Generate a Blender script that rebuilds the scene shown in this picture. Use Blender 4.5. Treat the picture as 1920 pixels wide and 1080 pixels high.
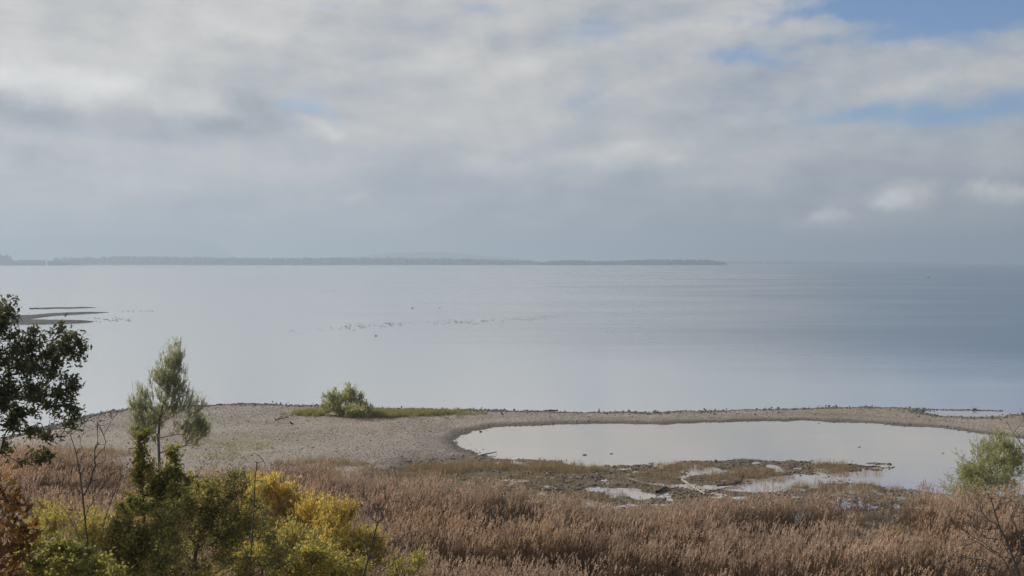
import bpy, math, random
import numpy as np
from mathutils import Vector

for o in list(bpy.data.objects):
    bpy.data.objects.remove(o)
SC = bpy.context.scene
COL = SC.collection

# ------------------------------------------------------------------ camera
F = 1884.0            # focal length in pixels of the 1920 wide photograph
HOR = 491.5           # row of the true horizon
CAMH = 15.0           # eye height above the lake
cam = bpy.data.cameras.new('camera')
cam.sensor_width = 36.0
cam.lens = 36.0 * F / 1920.0
cam.shift_y = -(540.0 - HOR) / 1920.0
cam.clip_start = 0.2
cam.clip_end = 60000
camo = bpy.data.objects.new('camera', cam)
COL.objects.link(camo)
camo.location = (0, 0, CAMH)
camo.rotation_euler = (math.pi / 2, 0, 0)
SC.camera = camo

# ------------------------------------------------------------------ light and exposure
SUN_AZ, SUN_EL = -58.0, 30.0
SC.view_settings.view_transform = 'Standard'
SC.view_settings.look = 'None'
SC.view_settings.exposure = 0.0
SC.view_settings.gamma = 1.0
SC.cycles.use_denoising = True
SC.cycles.volume_bounces = 1
SC.cycles.max_bounces = 8
SC.cycles.diffuse_bounces = 3
SC.cycles.glossy_bounces = 3
SC.cycles.transmission_bounces = 4
SC.cycles.caustics_reflective = False
SC.cycles.caustics_refractive = False

sun = bpy.data.lights.new('sun', 'SUN')
sun.energy = 4.2
sun.angle = math.radians(2.5)
sun.color = (1.0, 0.93, 0.82)
suno = bpy.data.objects.new('sun', sun)
COL.objects.link(suno)
_a, _e = math.radians(SUN_AZ), math.radians(SUN_EL)
SUND = Vector((math.sin(_a) * math.cos(_e), math.cos(_a) * math.cos(_e), math.sin(_e)))
suno.rotation_euler = SUND.to_track_quat('Z', 'Y').to_euler()
suno.location = (-60, 40, 60)


class NT:
    """small helper for building node trees"""
    def __init__(self, tree):
        self.t = tree
        self.n = tree.nodes
        self.l = tree.links

    def new(self, typ, **kw):
        nd = self.n.new(typ)
        for k, v in kw.items():
            setattr(nd, k, v)
        return nd

    def put(self, sock, v):
        if v is None:
            return
        if hasattr(v, 'is_linked') or hasattr(v, 'links'):
            self.l.new(v, sock)
        else:
            sock.default_value = v

    def math(self, op, a, b=None, c=None, clamp=False):
        nd = self.new('ShaderNodeMath', operation=op, use_clamp=clamp)
        for i, v in enumerate((a, b, c)):
            self.put(nd.inputs[i], v)
        return nd.outputs[0]

    def vmath(self, op, a, b=None):
        nd = self.new('ShaderNodeVectorMath', operation=op)
        self.put(nd.inputs[0], a)
        self.put(nd.inputs[1], b)
        return nd.outputs['Value'] if op in ('DOT_PRODUCT', 'LENGTH') else nd.outputs['Vector']

    def comb(self, x, y, z=0.0):
        nd = self.new('ShaderNodeCombineXYZ')
        for i, v in enumerate((x, y, z)):
            self.put(nd.inputs[i], v)
        return nd.outputs[0]

    def sep(self, v):
        nd = self.new('ShaderNodeSeparateXYZ')
        self.put(nd.inputs[0], v)
        return nd.outputs

    def noise(self, vec, scale, detail=4.0, rough=0.5, dist=0.0, color=False):
        nd = self.new('ShaderNodeTexNoise')
        self.put(nd.inputs['Vector'], vec)
        nd.inputs['Scale'].default_value = scale
        nd.inputs['Detail'].default_value = detail
        nd.inputs['Roughness'].default_value = rough
        nd.inputs['Distortion'].default_value = dist
        return nd.outputs['Color'] if color else nd.outputs[0]

    def smooth(self, v, a, b, lo=0.0, hi=1.0):
        nd = self.new('ShaderNodeMapRange', interpolation_type='SMOOTHSTEP')
        self.put(nd.inputs[0], v)
        nd.inputs[1].default_value = a
        nd.inputs[2].default_value = b
        nd.inputs[3].default_value = lo
        nd.inputs[4].default_value = hi
        return nd.outputs[0]

    def mixc(self, f, a, b, typ='MIX'):
        nd = self.new('ShaderNodeMix', data_type='RGBA', blend_type=typ)
        self.put(nd.inputs[0], f)
        self.put(nd.inputs[6], a)
        self.put(nd.inputs[7], b)
        return nd.outputs[2]

    def ramp(self, f, stops, interp='LINEAR'):
        nd = self.new('ShaderNodeValToRGB')
        nd.color_ramp.interpolation = interp
        els = nd.color_ramp.elements
        while len(els) < len(stops):
            els.new(0.5)
        for e, (p, c) in zip(els, stops):
            e.position = p
            e.color = (*c, 1.0)
        self.put(nd.inputs[0], f)
        return nd.outputs[0]


# ------------------------------------------------------------------ sky (world)
world = bpy.data.worlds.new('World')
SC.world = world
world.use_nodes = True
world.cycles.sampling_method = 'MANUAL'
world.cycles.sample_map_resolution = 512
W = NT(world.node_tree)
W.n.clear()


def ang(px, py):
    az = math.atan((px - 960.0) / F)
    el = math.atan((HOR - py) / F * math.cos(az))
    return az, el


tc = W.new('ShaderNodeTexCoord')
D = tc.outputs['Generated']
dx, dy, dz = W.sep(D)
azn = W.math('ARCTAN2', dx, dy)
eln = W.math('ARCSINE', W.math('MAXIMUM', dz, 0.0))
sky = W.new('ShaderNodeTexSky', sky_type='NISHITA')
sky.sun_disc = False
sky.sun_elevation = math.radians(SUN_EL)
sky.sun_rotation = math.radians(SUN_AZ)
sky.altitude = 500
sky.air_density = 1.0
sky.dust_density = 0.4
sky.ozone_density = 3.0
skyup = W.comb(dx, dy, W.math('MAXIMUM', dz, 0.03))
W.put(sky.inputs[0], skyup)

# direction coordinates: azimuth, elevation, warped a little so that cloud edges fray
q0 = W.comb(azn, W.math('MULTIPLY', eln, 1.9))
wob = W.noise(D, 13.0, 4.0, 0.62, color=True)
wob2 = W.vmath('SUBTRACT', wob, (0.5, 0.5, 0.5))
qa = W.comb(azn, eln)
q = W.vmath('ADD', qa, W.vmath('MULTIPLY', wob2, (0.085, 0.045, 0.0)))


def blob_sum(lst):
    acc = None
    for (px, py, rx, ry, amp) in lst:
        a, e = ang(px, py)
        ma = W.new('ShaderNodeVectorMath', operation='MULTIPLY_ADD')
        W.put(ma.inputs[0], q)
        ma.inputs[1].default_value = (F / rx, F / ry, 0)
        ma.inputs[2].default_value = (-a * F / rx, -e * F / ry, 0)
        d = ma.outputs[0]
        g = W.math('POWER', 0.36788, W.vmath('DOT_PRODUCT', d, d))
        acc = W.math('MULTIPLY_ADD', g, amp, acc if acc is not None else 0.0)
    return acc


# thin spots of the cloud sheet (blue shows through)
holes = blob_sum([
    (1900, -20, 260, 62, 0.95), (1640, -4, 120, 24, 0.40), (1990, 190, 260, 40, 0.40), (1720, 212, 190, 18, 0.28),
    (1385, 103, 56, 16, 0.36), (1440, 118, 40, 12, 0.20), (580, 197, 66, 22, 0.34), (650, 226, 46, 10, 0.20),
    (606, -2, 60, 16, 0.30), (905, 22, 70, 18, 0.25), (1125, 55, 60, 34, 0.26), (1065, 190, 110, 36, 0.20),
    (1225, 282, 120, 22, 0.22), (1500, 24, 160, 14, 0.22), (1560, 75, 240, 12, 0.14),
])
# bright cloud tops and grey undersides
lumps = blob_sum([
    (60, 148, 120, 30, 0.15), (205, 165, 66, 34, 0.14), (395, 200, 44, 22, 0.13), (310, 190, 60, 20, 0.05),
    (60, 205, 120, 26, -0.15), (440, 238, 150, 34, -0.11), (470, 195, 46, 28, -0.08), (240, 240, 130, 22, -0.06),
    (10, 265, 80, 22, -0.08), (330, 66, 200, 26, 0.05), (520, 48, 130, 22, 0.07), (440, 85, 120, 16, -0.05),
    (600, 243, 46, 14, 0.13), (570, 228, 30, 10, 0.10), (900, 250, 110, 60, 0.06), (880, 290, 60, 24, 0.05), (1050, 130, 220, 40, 0.03),
    (1160, 290, 120, 18, 0.10), (1190, 268, 30, 10, 0.08), (1268, 290, 34, 14, 0.11), (730, 330, 240, 60, -0.04), (1080, 350, 200, 40, -0.03),
    (1692, 366, 38, 16, 0.44), (1656, 384, 28, 9, 0.34), (1536, 417, 32, 12, 0.42), (1572, 404, 24, 9, 0.26), (1690, 395, 90, 22, 0.07),
    (1846, 358, 38, 11, 0.36), (1925, 368, 38, 15, 0.38), (1560, 425, 70, 16, 0.06), (1690, 425, 120, 14, 0.06),
    (672, 377, 34, 9, 0.10), (722, 422, 44, 11, 0.10), (1020, 428, 36, 9, 0.08),
])
n1 = W.noise(W.vmath('MULTIPLY', q0, (1.0, 1.15, 0)), 4.6, 5.0, 0.52)
n2 = W.noise(W.vmath('MULTIPLY', q0, (1.0, 1.05, 0)), 21.0, 5.0, 0.6)
# the same field a little nearer the sun: its difference models lit and shaded cloud flanks
qs = W.vmath('ADD', W.vmath('MULTIPLY', q0, (1.0, 1.15, 0)), (-0.02, 0.028, 0.0))
n3 = W.noise(qs, 4.6, 5.0, 0.52)
right = W.smooth(azn, -0.15, 0.60)
cov = W.math('ADD', 1.02, W.math('MULTIPLY', W.math('SUBTRACT', n1, 0.5), 0.7))
cov = W.math('SUBTRACT', cov, holes)
cov = W.math('SUBTRACT', cov, W.math('MULTIPLY', right, 0.22))
cov = W.math('ADD', cov, W.math('MULTIPLY', W.math('SUBTRACT', n2, 0.5), 0.5))
cov = W.math('ADD', cov, W.smooth(eln, 0.0, 0.16, 0.35, 0.0))
cov = W.math('SUBTRACT', cov, W.math('MULTIPLY', W.smooth(azn, 0.05, 0.5), W.smooth(eln, 0.23, 0.40, 0.0, 0.55)))
covm = W.smooth(cov, 0.32, 0.92)
lum = W.math('ADD', 0.555, W.math('MULTIPLY', lumps, 1.15))
lum = W.math('ADD', lum, W.math('MULTIPLY', W.math('SUBTRACT', n1, 0.5), 0.24))
lum = W.math('ADD', lum, W.math('MULTIPLY', W.math('SUBTRACT', n2, 0.5), 0.15))
lum = W.math('ADD', lum, W.math('MULTIPLY', W.math('SUBTRACT', n1, n3), 0.70))
# thin veil is brighter towards the hidden sun
cs = W.vmath('DOT_PRODUCT', D, tuple(SUND))
glow = W.math('POWER', W.math('MAXIMUM', cs, 0.0), 5.0)
lum = W.math('ADD', lum, W.math('MULTIPLY', glow, 0.16))
lum = W.math('SUBTRACT', lum, W.math('MULTIPLY', right, 0.06))
lum = W.math('ADD', lum, W.smooth(eln, 0.0, 0.12, -0.09, 0.0))
tint = W.mixc(W.smooth(lum, 0.42, 0.64), W.mixc(W.smooth(eln, 0.03, 0.16), (0.89, 0.97, 1.095, 1), (0.92, 0.975, 1.065, 1)), (1.02, 1.0, 0.97, 1))
ccol = W.mixc(1.0, tint, W.comb(lum, lum, lum), 'MULTIPLY')
bg1 = W.new('ShaderNodeBackground')
W.put(bg1.inputs[0], W.mixc(1.0, sky.outputs[0], (0.86, 0.96, 1.10, 1), 'MULTIPLY'))
bg1.inputs[1].default_value = 0.10
bg2 = W.new('ShaderNodeBackground')
W.put(bg2.inputs[0], ccol)
bg2.inputs[1].default_value = 1.0
ms = W.new('ShaderNodeMixShader')
W.put(ms.inputs[0], covm)
W.l.new(bg1.outputs[0], ms.inputs[1])
W.l.new(bg2.outputs[0], ms.inputs[2])
wo = W.new('ShaderNodeOutputWorld')
W.l.new(ms.outputs[0], wo.inputs[0])


# ================================================================== helpers
def P(px, py, z=0.0):
    """the point of height z that the photograph shows at this pixel"""
    Y = (CAMH - z) * F / (py - HOR)
    return np.array([(px - 960.0) * Y / F, Y, z])


def at(px, py, Y):
    """the point at distance Y that the photograph shows at this pixel"""
    return np.array([(px - 960.0) * Y / F, Y, CAMH - (py - HOR) * Y / F])


def mesh_np(name, verts, faces, mat=None, tint=None, smooth=False):
    """verts (n,3), faces (m,k) all of one size"""
    verts = np.asarray(verts, dtype=np.float32)
    faces = np.asarray(faces, dtype=np.int32)
    me = bpy.data.meshes.new(name)
    m, k = faces.shape
    me.vertices.add(len(verts))
    me.vertices.foreach_set('co', verts.ravel())
    me.loops.add(m * k)
    me.loops.foreach_set('vertex_index', faces.ravel())
    me.polygons.add(m)
    me.polygons.foreach_set('loop_start', np.arange(0, m * k, k, dtype=np.int32))
    if smooth:
        me.polygons.foreach_set('use_smooth', np.ones(m, dtype=bool))
    me.update(calc_edges=True)
    if tint is not None:
        at_ = me.attributes.new('tint', 'FLOAT', 'POINT')
        at_.data.foreach_set('value', np.asarray(tint, dtype=np.float32))
    if mat:
        me.materials.append(mat)
    return me


def link(name, me, parent=None, kind=None, label=None, cat=None, group=None, loc=None):
    o = bpy.data.objects.new(name, me)
    COL.objects.link(o)
    if parent is not None:
        o.parent = parent
    if kind:
        o['kind'] = kind
    if label:
        o['label'] = label
    if cat:
        o['category'] = cat
    if group:
        o['group'] = group
    if loc is not None:
        o.location = loc
    return o


def thing(name, loc, label, cat, group=None):
    o = link(name, None, label=label, cat=cat, group=group, loc=tuple(float(v) for v in loc))
    o.empty_display_size = 0.3
    return o


def vhash(i, j, seed):
    h = (i.astype(np.int64) * 374761393 + j.astype(np.int64) * 668265263 + seed * 1442695041) & 0xffffffff
    h = ((h ^ (h >> 13)) * 1274126177) & 0xffffffff
    h = h ^ (h >> 16)
    return (h & 0xffff) / 65535.0


def vnoise(x, y, seed=0):
    xi, yi = np.floor(x), np.floor(y)
    fx, fy = x - xi, y - yi
    fx, fy = fx * fx * (3 - 2 * fx), fy * fy * (3 - 2 * fy)
    xi, yi = xi.astype(np.int64), yi.astype(np.int64)
    a, b = vhash(xi, yi, seed), vhash(xi + 1, yi, seed)
    c, d = vhash(xi, yi + 1, seed), vhash(xi + 1, yi + 1, seed)
    return (a + (b - a) * fx) * (1 - fy) + (c + (d - c) * fx) * fy


def fbm(x, y, octv=4, seed=0):
    s, a, t = 0.0, 0.5, 0.0
    for k in range(octv):
        s = s + a * vnoise(x * 2 ** k, y * 2 ** k, seed + k * 17)
        t += a
        a *= 0.5
    return s / t


def sdist(x, y, poly):
    """signed distance to a polygon, positive inside"""
    poly = np.asarray(poly)
    d2 = np.full(x.shape, 1e18)
    ins = np.zeros(x.shape, bool)
    n = len(poly)
    for i in range(n):
        ax, ay = poly[i]
        bx, by = poly[(i + 1) % n]
        ex, ey = bx - ax, by - ay
        t = np.clip(((x - ax) * ex + (y - ay) * ey) / (ex * ex + ey * ey + 1e-12), 0, 1)
        d2 = np.minimum(d2, (x - ax - t * ex) ** 2 + (y - ay - t * ey) ** 2)
        if ay != by:
            c = ((ay > y) != (by > y)) & (x < (bx - ax) * (y - ay) / (by - ay) + ax)
            ins ^= c
    d = np.sqrt(d2)
    return np.where(ins, d, -d)


def sstep(v, a, b):
    t = np.clip((v - a) / (b - a), 0, 1)
    return t * t * (3 - 2 * t)


def pl(lst, z=0.0):
    return [tuple(P(a, b, z)[:2]) for a, b in lst]


# ------------------------------------------------------------------ materials
def mat_new(name):
    m = bpy.data.materials.new(name)
    m.use_nodes = True
    t = NT(m.node_tree)
    t.n.clear()
    out = t.new('ShaderNodeOutputMaterial')
    return m, t, out


def principled(t, out, col, rough=0.8, spec=0.3, bump=None, bstr=0.4, bdist=0.05):
    b = t.new('ShaderNodeBsdfPrincipled')
    t.put(b.inputs['Base Color'], col)
    t.put(b.inputs['Roughness'], rough)
    b.inputs['Specular IOR Level'].default_value = spec
    if bump is not None:
        bn = t.new('ShaderNodeBump')
        bn.inputs['Strength'].default_value = bstr
        bn.inputs['Distance'].default_value = bdist
        t.put(bn.inputs['Height'], bump)
        t.l.new(bn.outputs[0], b.inputs['Normal'])
    t.l.new(b.outputs[0], out.inputs[0])
    return b


def attr(t, name, out='Fac'):
    a = t.new('ShaderNodeAttribute', attribute_name=name)
    return a.outputs[out]


def leaf_mat(name, stops, trans=0.45, rough=0.6):
    """leaves: colour by each leaf's own tint, some light passing through"""
    m, t, out = mat_new(name)
    tn = attr(t, 'tint')
    col = t.ramp(tn, stops)
    b = t.new('ShaderNodeBsdfPrincipled')
    t.put(b.inputs['Base Color'], col)
    b.inputs['Roughness'].default_value = rough
    b.inputs['Specular IOR Level'].default_value = 0.25
    tr = t.new('ShaderNodeBsdfTranslucent')
    t.put(tr.inputs[0], t.mixc(1.0, col, (1.15, 1.12, 0.85, 1), 'MULTIPLY'))
    mx = t.new('ShaderNodeMixShader')
    mx.inputs[0].default_value = trans
    t.l.new(b.outputs[0], mx.inputs[1])
    t.l.new(tr.outputs[0], mx.inputs[2])
    t.l.new(mx.outputs[0], out.inputs[0])
    return m


def bark_mat(name, c1, c2, scale=6.0):
    m, t, out = mat_new(name)
    co = t.new('ShaderNodeTexCoord').outputs['Object']
    n = t.noise(t.vmath('MULTIPLY', co, (1, 1, 0.25)), scale, 5, 0.65)
    col = t.mixc(t.smooth(n, 0.3, 0.7), (*c1, 1), (*c2, 1))
    principled(t, out, col, 0.9, 0.15, n, 0.6, 0.03)
    return m


def flat_mat(name, c1, c2, scale=8.0, rough=0.85, spec=0.2, bstr=0.5, bdist=0.03, rnd=0.0):
    m, t, out = mat_new(name)
    co = t.new('ShaderNodeTexCoord').outputs['Object']
    n = t.noise(co, scale, 5, 0.6)
    col = t.mixc(t.smooth(n, 0.3, 0.7), (*c1, 1), (*c2, 1))
    if rnd:
        oi = t.new('ShaderNodeObjectInfo').outputs['Random']
        k = t.math('MULTIPLY_ADD', oi, 2 * rnd, 1 - rnd)
        col = t.mixc(1.0, col, t.comb(k, k, k), 'MULTIPLY')
    principled(t, out, col, rough, spec, n, bstr, bdist)
    return m


M = {}
M['bark_grey'] = bark_mat('bark_grey', (0.10, 0.09, 0.075), (0.22, 0.205, 0.18), 9)
M['bark_dark'] = bark_mat('bark_dark', (0.06, 0.054, 0.047), (0.13, 0.118, 0.10), 8)
M['twig'] = bark_mat('twig', (0.06, 0.05, 0.042), (0.12, 0.10, 0.083), 12)
M['twig_green'] = bark_mat('twig_green', (0.07, 0.065, 0.035), (0.15, 0.13, 0.07), 12)
M['oak_leaf'] = leaf_mat('oak_leaf', [(0.0, (0.06, 0.068, 0.038)), (0.6, (0.105, 0.115, 0.052)), (0.88, (0.19, 0.175, 0.065)), (1.0, (0.21, 0.14, 0.06))], 0.42)
M['brown_oak_leaf'] = leaf_mat('brown_oak_leaf', [(0.0, (0.050, 0.031, 0.020)), (0.5, (0.187, 0.094, 0.031)), (0.8, (0.286, 0.149, 0.033)), (1.0, (0.110, 0.121, 0.033))], 0.4)
M['willow_leaf'] = leaf_mat('willow_leaf', [(0.0, (0.24, 0.255, 0.155)), (0.5, (0.41, 0.425, 0.27)), (0.9, (0.55, 0.56, 0.36)), (1.0, (0.58, 0.52, 0.26))], 0.6)
M['willow_bush_leaf'] = leaf_mat('willow_bush_leaf', [(0.0, (0.24, 0.25, 0.13)), (0.5, (0.41, 0.42, 0.22)), (0.85, (0.55, 0.55, 0.29)), (1.0, (0.6, 0.52, 0.22))], 0.58)
M['yellow_leaf'] = leaf_mat('yellow_leaf', [(0.0, (0.24, 0.24, 0.09)), (0.4, (0.42, 0.375, 0.12)), (0.75, (0.64, 0.49, 0.155)), (1.0, (0.79, 0.56, 0.15))], 0.68)
M['olive_leaf'] = leaf_mat('olive_leaf', [(0.0, (0.095, 0.1, 0.05)), (0.5, (0.21, 0.21, 0.08)), (0.8, (0.38, 0.33, 0.105)), (0.94, (0.54, 0.4, 0.12)), (1.0, (0.34, 0.17, 0.07))], 0.58)
M['green_leaf'] = leaf_mat('green_leaf', [(0.0, (0.12, 0.13, 0.05)), (0.5, (0.26, 0.265, 0.08)), (0.85, (0.44, 0.4, 0.11)), (1.0, (0.6, 0.44, 0.12))], 0.6)
M['reed_leaf'] = None

# reed: tint 0..1 runs from leaf/stem to plume
m, t, out = mat_new('reed')
tn = attr(t, 'tint')
rnd = t.new('ShaderNodeObjectInfo').outputs['Random']
loc = t.new('ShaderNodeObjectInfo').outputs['Location']
c = t.ramp(tn, [(0.0, (0.105, 0.074, 0.048)), (0.35, (0.20, 0.13, 0.08)), (0.60, (0.34, 0.232, 0.155)), (0.80, (0.50, 0.365, 0.26)), (1.0, (0.65, 0.515, 0.405))])
patch = t.noise(loc, 0.14, 3, 0.5)
patch2 = t.noise(loc, 0.5, 3, 0.6)
kp = t.math('MULTIPLY_ADD', patch2, 1.1, 0.45)
c = t.mixc(0.8, c, t.mixc(1.0, c, t.comb(kp, kp, kp), 'MULTIPLY'))
c = t.mixc(t.smooth(patch, 0.50, 0.72, 0.0, 0.5), c, t.mixc(1.0, c, (1.12, 1.02, 0.72, 1), 'MULTIPLY'))
k = t.math('MULTIPLY_ADD', rnd, 0.55, 0.86)
c = t.mixc(1.0, c, t.comb(k, k, k), 'MULTIPLY')
b = t.new('ShaderNodeBsdfPrincipled')
t.put(b.inputs['Base Color'], c)
b.inputs['Roughness'].default_value = 0.8
b.inputs['Specular IOR Level'].default_value = 0.15
tr = t.new('ShaderNodeBsdfTranslucent')
t.put(tr.inputs[0], c)
mx = t.new('ShaderNodeMixShader')
mx.inputs[0].default_value = 0.35
t.l.new(b.outputs[0], mx.inputs[1])
t.l.new(tr.outputs[0], mx.inputs[2])
t.l.new(mx.outputs[0], out.inputs[0])
M['reed'] = m
M['grass'] = leaf_mat('grass', [(0.0, (0.2, 0.195, 0.1)), (0.5, (0.32, 0.305, 0.13)), (1.0, (0.46, 0.41, 0.21))], 0.45)
M['dry_grass'] = leaf_mat('dry_grass', [(0.0, (0.20, 0.148, 0.10)), (0.5, (0.34, 0.25, 0.165)), (1.0, (0.50, 0.39, 0.27))], 0.4)
M['stone'] = flat_mat('stone', (0.24, 0.207, 0.175), (0.345, 0.303, 0.26), 3, 0.85, 0.3, 0.4, 0.02, 0.22)
M['dark_stone'] = flat_mat('dark_stone', (0.10, 0.094, 0.085), (0.21, 0.193, 0.172), 5, 0.7, 0.4, 0.5, 0.02, 0.5)
M['wet_wood'] = flat_mat('wet_wood', (0.035, 0.030, 0.025), (0.085, 0.072, 0.058), 7, 0.7, 0.3, 0.6, 0.02)
M['drift_wood'] = flat_mat('drift_wood', (0.27, 0.24, 0.21), (0.48, 0.435, 0.385), 6, 0.85, 0.2, 0.5, 0.02)
M['white'] = flat_mat('white', (0.66, 0.63, 0.60), (0.80, 0.77, 0.74), 6)
M['feather_dark'] = flat_mat('feather_dark', (0.022, 0.022, 0.024), (0.05, 0.05, 0.052), 9)
M['feather_lake'] = flat_mat('feather_lake', (0.07, 0.07, 0.072), (0.13, 0.13, 0.13), 9)
M['boat_grey'] = flat_mat('boat_grey', (0.10, 0.11, 0.12), (0.16, 0.17, 0.18), 3)
M['feather_grey'] = flat_mat('feather_grey', (0.05, 0.048, 0.045), (0.11, 0.105, 0.10), 9)
M['clod'] = flat_mat('clod', (0.115, 0.094, 0.070), (0.235, 0.193, 0.14), 5, 0.9, 0.2, 0.6, 0.04, 0.4)

# ground: gravel, wet margin, marsh mud, sparse green
m, t, out = mat_new('shore_ground')
co = t.new('ShaderNodeTexCoord').outputs['Object']
nb = t.noise(co, 0.10, 4, 0.55)
nm = t.noise(co, 0.9, 5, 0.6)
nf = t.noise(co, 9.0, 4, 0.7)
vor = t.new('ShaderNodeTexVoronoi', feature='F1')
t.put(vor.inputs['Vector'], co)
vor.inputs['Scale'].default_value = 7.0
vc = t.sep(vor.outputs['Color'])[0]
g = t.mixc(t.smooth(nb, 0.35, 0.65), (0.275, 0.236, 0.196, 1), (0.335, 0.292, 0.248, 1))
g = t.mixc(t.smooth(nm, 0.42, 0.75, 0, 0.55), g, (0.27, 0.235, 0.185, 1))
kk = t.math('MULTIPLY_ADD', vc, 0.5, 0.75)
g = t.mixc(0.85, g, t.mixc(1.0, g, t.comb(kk, kk, kk), 'MULTIPLY'))
g = t.mixc(t.smooth(nf, 0.62, 0.76, 0, 0.45), g, (0.13, 0.12, 0.108, 1))
gx, gy, gzz = t.sep(co)
bnd = t.noise(t.comb(t.math('MULTIPLY', gx, 0.05), t.math('MULTIPLY', gy, 0.05), t.math('MULTIPLY', gzz, 7.0)), 1.6, 4, 0.6)
bk = t.math('MULTIPLY_ADD', bnd, 0.8, 0.60)
g = t.mixc(0.8, g, t.mixc(1.0, g, t.comb(bk, bk, t.math('MULTIPLY', bk, 0.98)), 'MULTIPLY'))
mk = t.new('ShaderNodeAttribute', attribute_name='mask')
mr, mg, mb = t.sep(mk.outputs['Color'])
mud = t.mixc(t.smooth(nm, 0.35, 0.65), (0.125, 0.10, 0.072, 1), (0.215, 0.178, 0.125, 1))
mud = t.mixc(t.smooth(nf, 0.5, 0.72), mud, (0.055, 0.047, 0.035, 1))
g = t.mixc(mr, g, mud)
wetc = t.mixc(1.0, g, (0.42, 0.44, 0.43, 1), 'MULTIPLY')
g = t.mixc(mg, g, wetc)
g = t.mixc(t.math('MULTIPLY', mb, t.smooth(nm, 0.3, 0.6)), g, (0.19, 0.195, 0.075, 1))
hh = t.math('ADD', t.math('MULTIPLY', vor.outputs['Distance'], -1.0), nf)
principled(t, out, g, 0.9, 0.2, hh, 0.7, 0.06)
M['shore_ground'] = m


def water_mat(name, deep, lake):
    m, t, out = mat_new(name)
    co = t.new('ShaderNodeTexCoord').outputs['Object']
    x, y, z = t.sep(co)
    df = t.new('ShaderNodeBsdfDiffuse')
    gl = t.new('ShaderNodeBsdfGlossy')
    gl.inputs[0].default_value = (1.0, 0.985, 0.96, 1) if lake else (0.97, 0.945, 0.91, 1)
    mx = t.new('ShaderNodeMixShader')
    if lake:
        # wind: ruffled to the right, glassy streaks drawn out along the breeze
        st = t.noise(t.vmath('MULTIPLY', co, (0.42, 1.0, 1)), 0.013, 5, 0.55, 0.3)
        st2 = t.noise(t.vmath('MULTIPLY', co, (0.12, 1.0, 1)), 0.10, 4, 0.6)
        side = t.math('DIVIDE', x, t.math('ADD', y, 30.0))
        ru = t.math('MULTIPLY_ADD', side, 1.35, 0.26)
        ru = t.math('ADD', ru, t.math('MULTIPLY', t.math('SUBTRACT', st, 0.5), 0.95))
        ru = t.math('ADD', ru, t.math('MULTIPLY', t.math('SUBTRACT', st2, 0.5), 0.16))
        ru = t.math('SUBTRACT', ru, t.smooth(y, 104.0, 190.0, 0.55, 0.0))   # lee of the spit
        ru = t.smooth(ru, 0.05, 0.85)
        rough = t.math('MULTIPLY_ADD', ru, 0.22, 0.17)
        refl = t.math('MULTIPLY_ADD', ru, -0.52, 0.96)
        w1 = t.noise(t.vmath('MULTIPLY', co, (0.5, 1.0, 1)), 1.1, 3, 0.55)
        w2 = t.noise(t.vmath('MULTIPLY', co, (0.22, 1.0, 1)), 0.35, 3, 0.5)
        h = t.math('ADD', t.math('MULTIPLY', w1, t.math('MULTIPLY_ADD', ru, 0.03, 0.008)), t.math('MULTIPLY', w2, 0.012))
        bn = t.new('ShaderNodeBump')
        bn.inputs['Strength'].default_value = 1.0
        bn.inputs['Distance'].default_value = 1.0
        t.put(bn.inputs['Height'], h)
        t.l.new(bn.outputs[0], gl.inputs['Normal'])
        t.put(df.inputs[0], deep)
    else:
        n = t.noise(t.vmath('MULTIPLY', co, (0.3, 1, 1)), 0.12, 3, 0.5)
        rough = t.math('MULTIPLY_ADD', n, 0.10, 0.02)
        refl = t.math('MULTIPLY_ADD', n, 0.16, 0.50)
        w1 = t.noise(t.vmath('MULTIPLY', co, (0.35, 1.0, 1)), 0.9, 2, 0.5)
        bn = t.new('ShaderNodeBump')
        bn.inputs['Strength'].default_value = 1.0
        bn.inputs['Distance'].default_value = 1.0
        t.put(bn.inputs['Height'], t.math('MULTIPLY', w1, 0.0025))
        t.l.new(bn.outputs[0], gl.inputs['Normal'])
        t.put(df.inputs[0], deep)
    t.put(gl.inputs['Roughness'], rough)
    t.put(mx.inputs[0], refl)
    t.l.new(df.outputs[0], mx.inputs[1])
    t.l.new(gl.outputs[0], mx.inputs[2])
    t.l.new(mx.outputs[0], out.inputs[0])
    return m


M['lake'] = water_mat('lake', (0.055, 0.12, 0.18, 1), True)
M['lagoon'] = water_mat('lagoon', (0.43, 0.39, 0.335, 1), False)

# ================================================================== the ground
shore = [(-200, 858), (-40, 832), (60, 808), (120, 792), (160, 780), (205, 770), (260, 765), (340, 762), (430, 758), (500, 758),
         (600, 761), (700, 765), (800, 767), (900, 769), (1000, 771), (1100, 773), (1200, 774), (1300, 771),
         (1450, 767), (1560, 764), (1680, 764), (1725, 767), (1735, 776), (1765, 782), (1830, 783), (1885, 781),
         (1920, 775), (2060, 772), (2400, 775)]
land = [(-900, 60)] + [(-260, 68)] + pl(shore) + [(300, 96), (900, 90), (900, -400), (-900, -400)]
lag_px = [(858, 824), (864, 817), (880, 809), (930, 801), (1000, 797), (1140, 794), (1240, 796), (1330, 792), (1420, 790),
          (1500, 789), (1600, 792), (1690, 798), (1760, 803), (1830, 812), (1920, 823), (2060, 840), (2100, 870), (2040, 905),
          (1900, 932), (1800, 927), (1700, 920), (1630, 910), (1570, 898), (1600, 886), (1660, 880), (1640, 872), (1560, 870), (1500, 864),
          (1420, 861), (1340, 863), (1260, 869), (1180, 873), (1110, 873), (1050, 866), (990, 863), (930, 858),
          (900, 852), (872, 840)]
lagoon = pl(lag_px)
marsh = pl([(740, 872), (800, 862), (900, 856), (960, 858), (1100, 866), (1300, 860), (1450, 857), (1700, 866), (1690, 905), (1720, 935),
            (1760, 960), (1500, 990), (1000, 990), (820, 950), (700, 905)])
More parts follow.
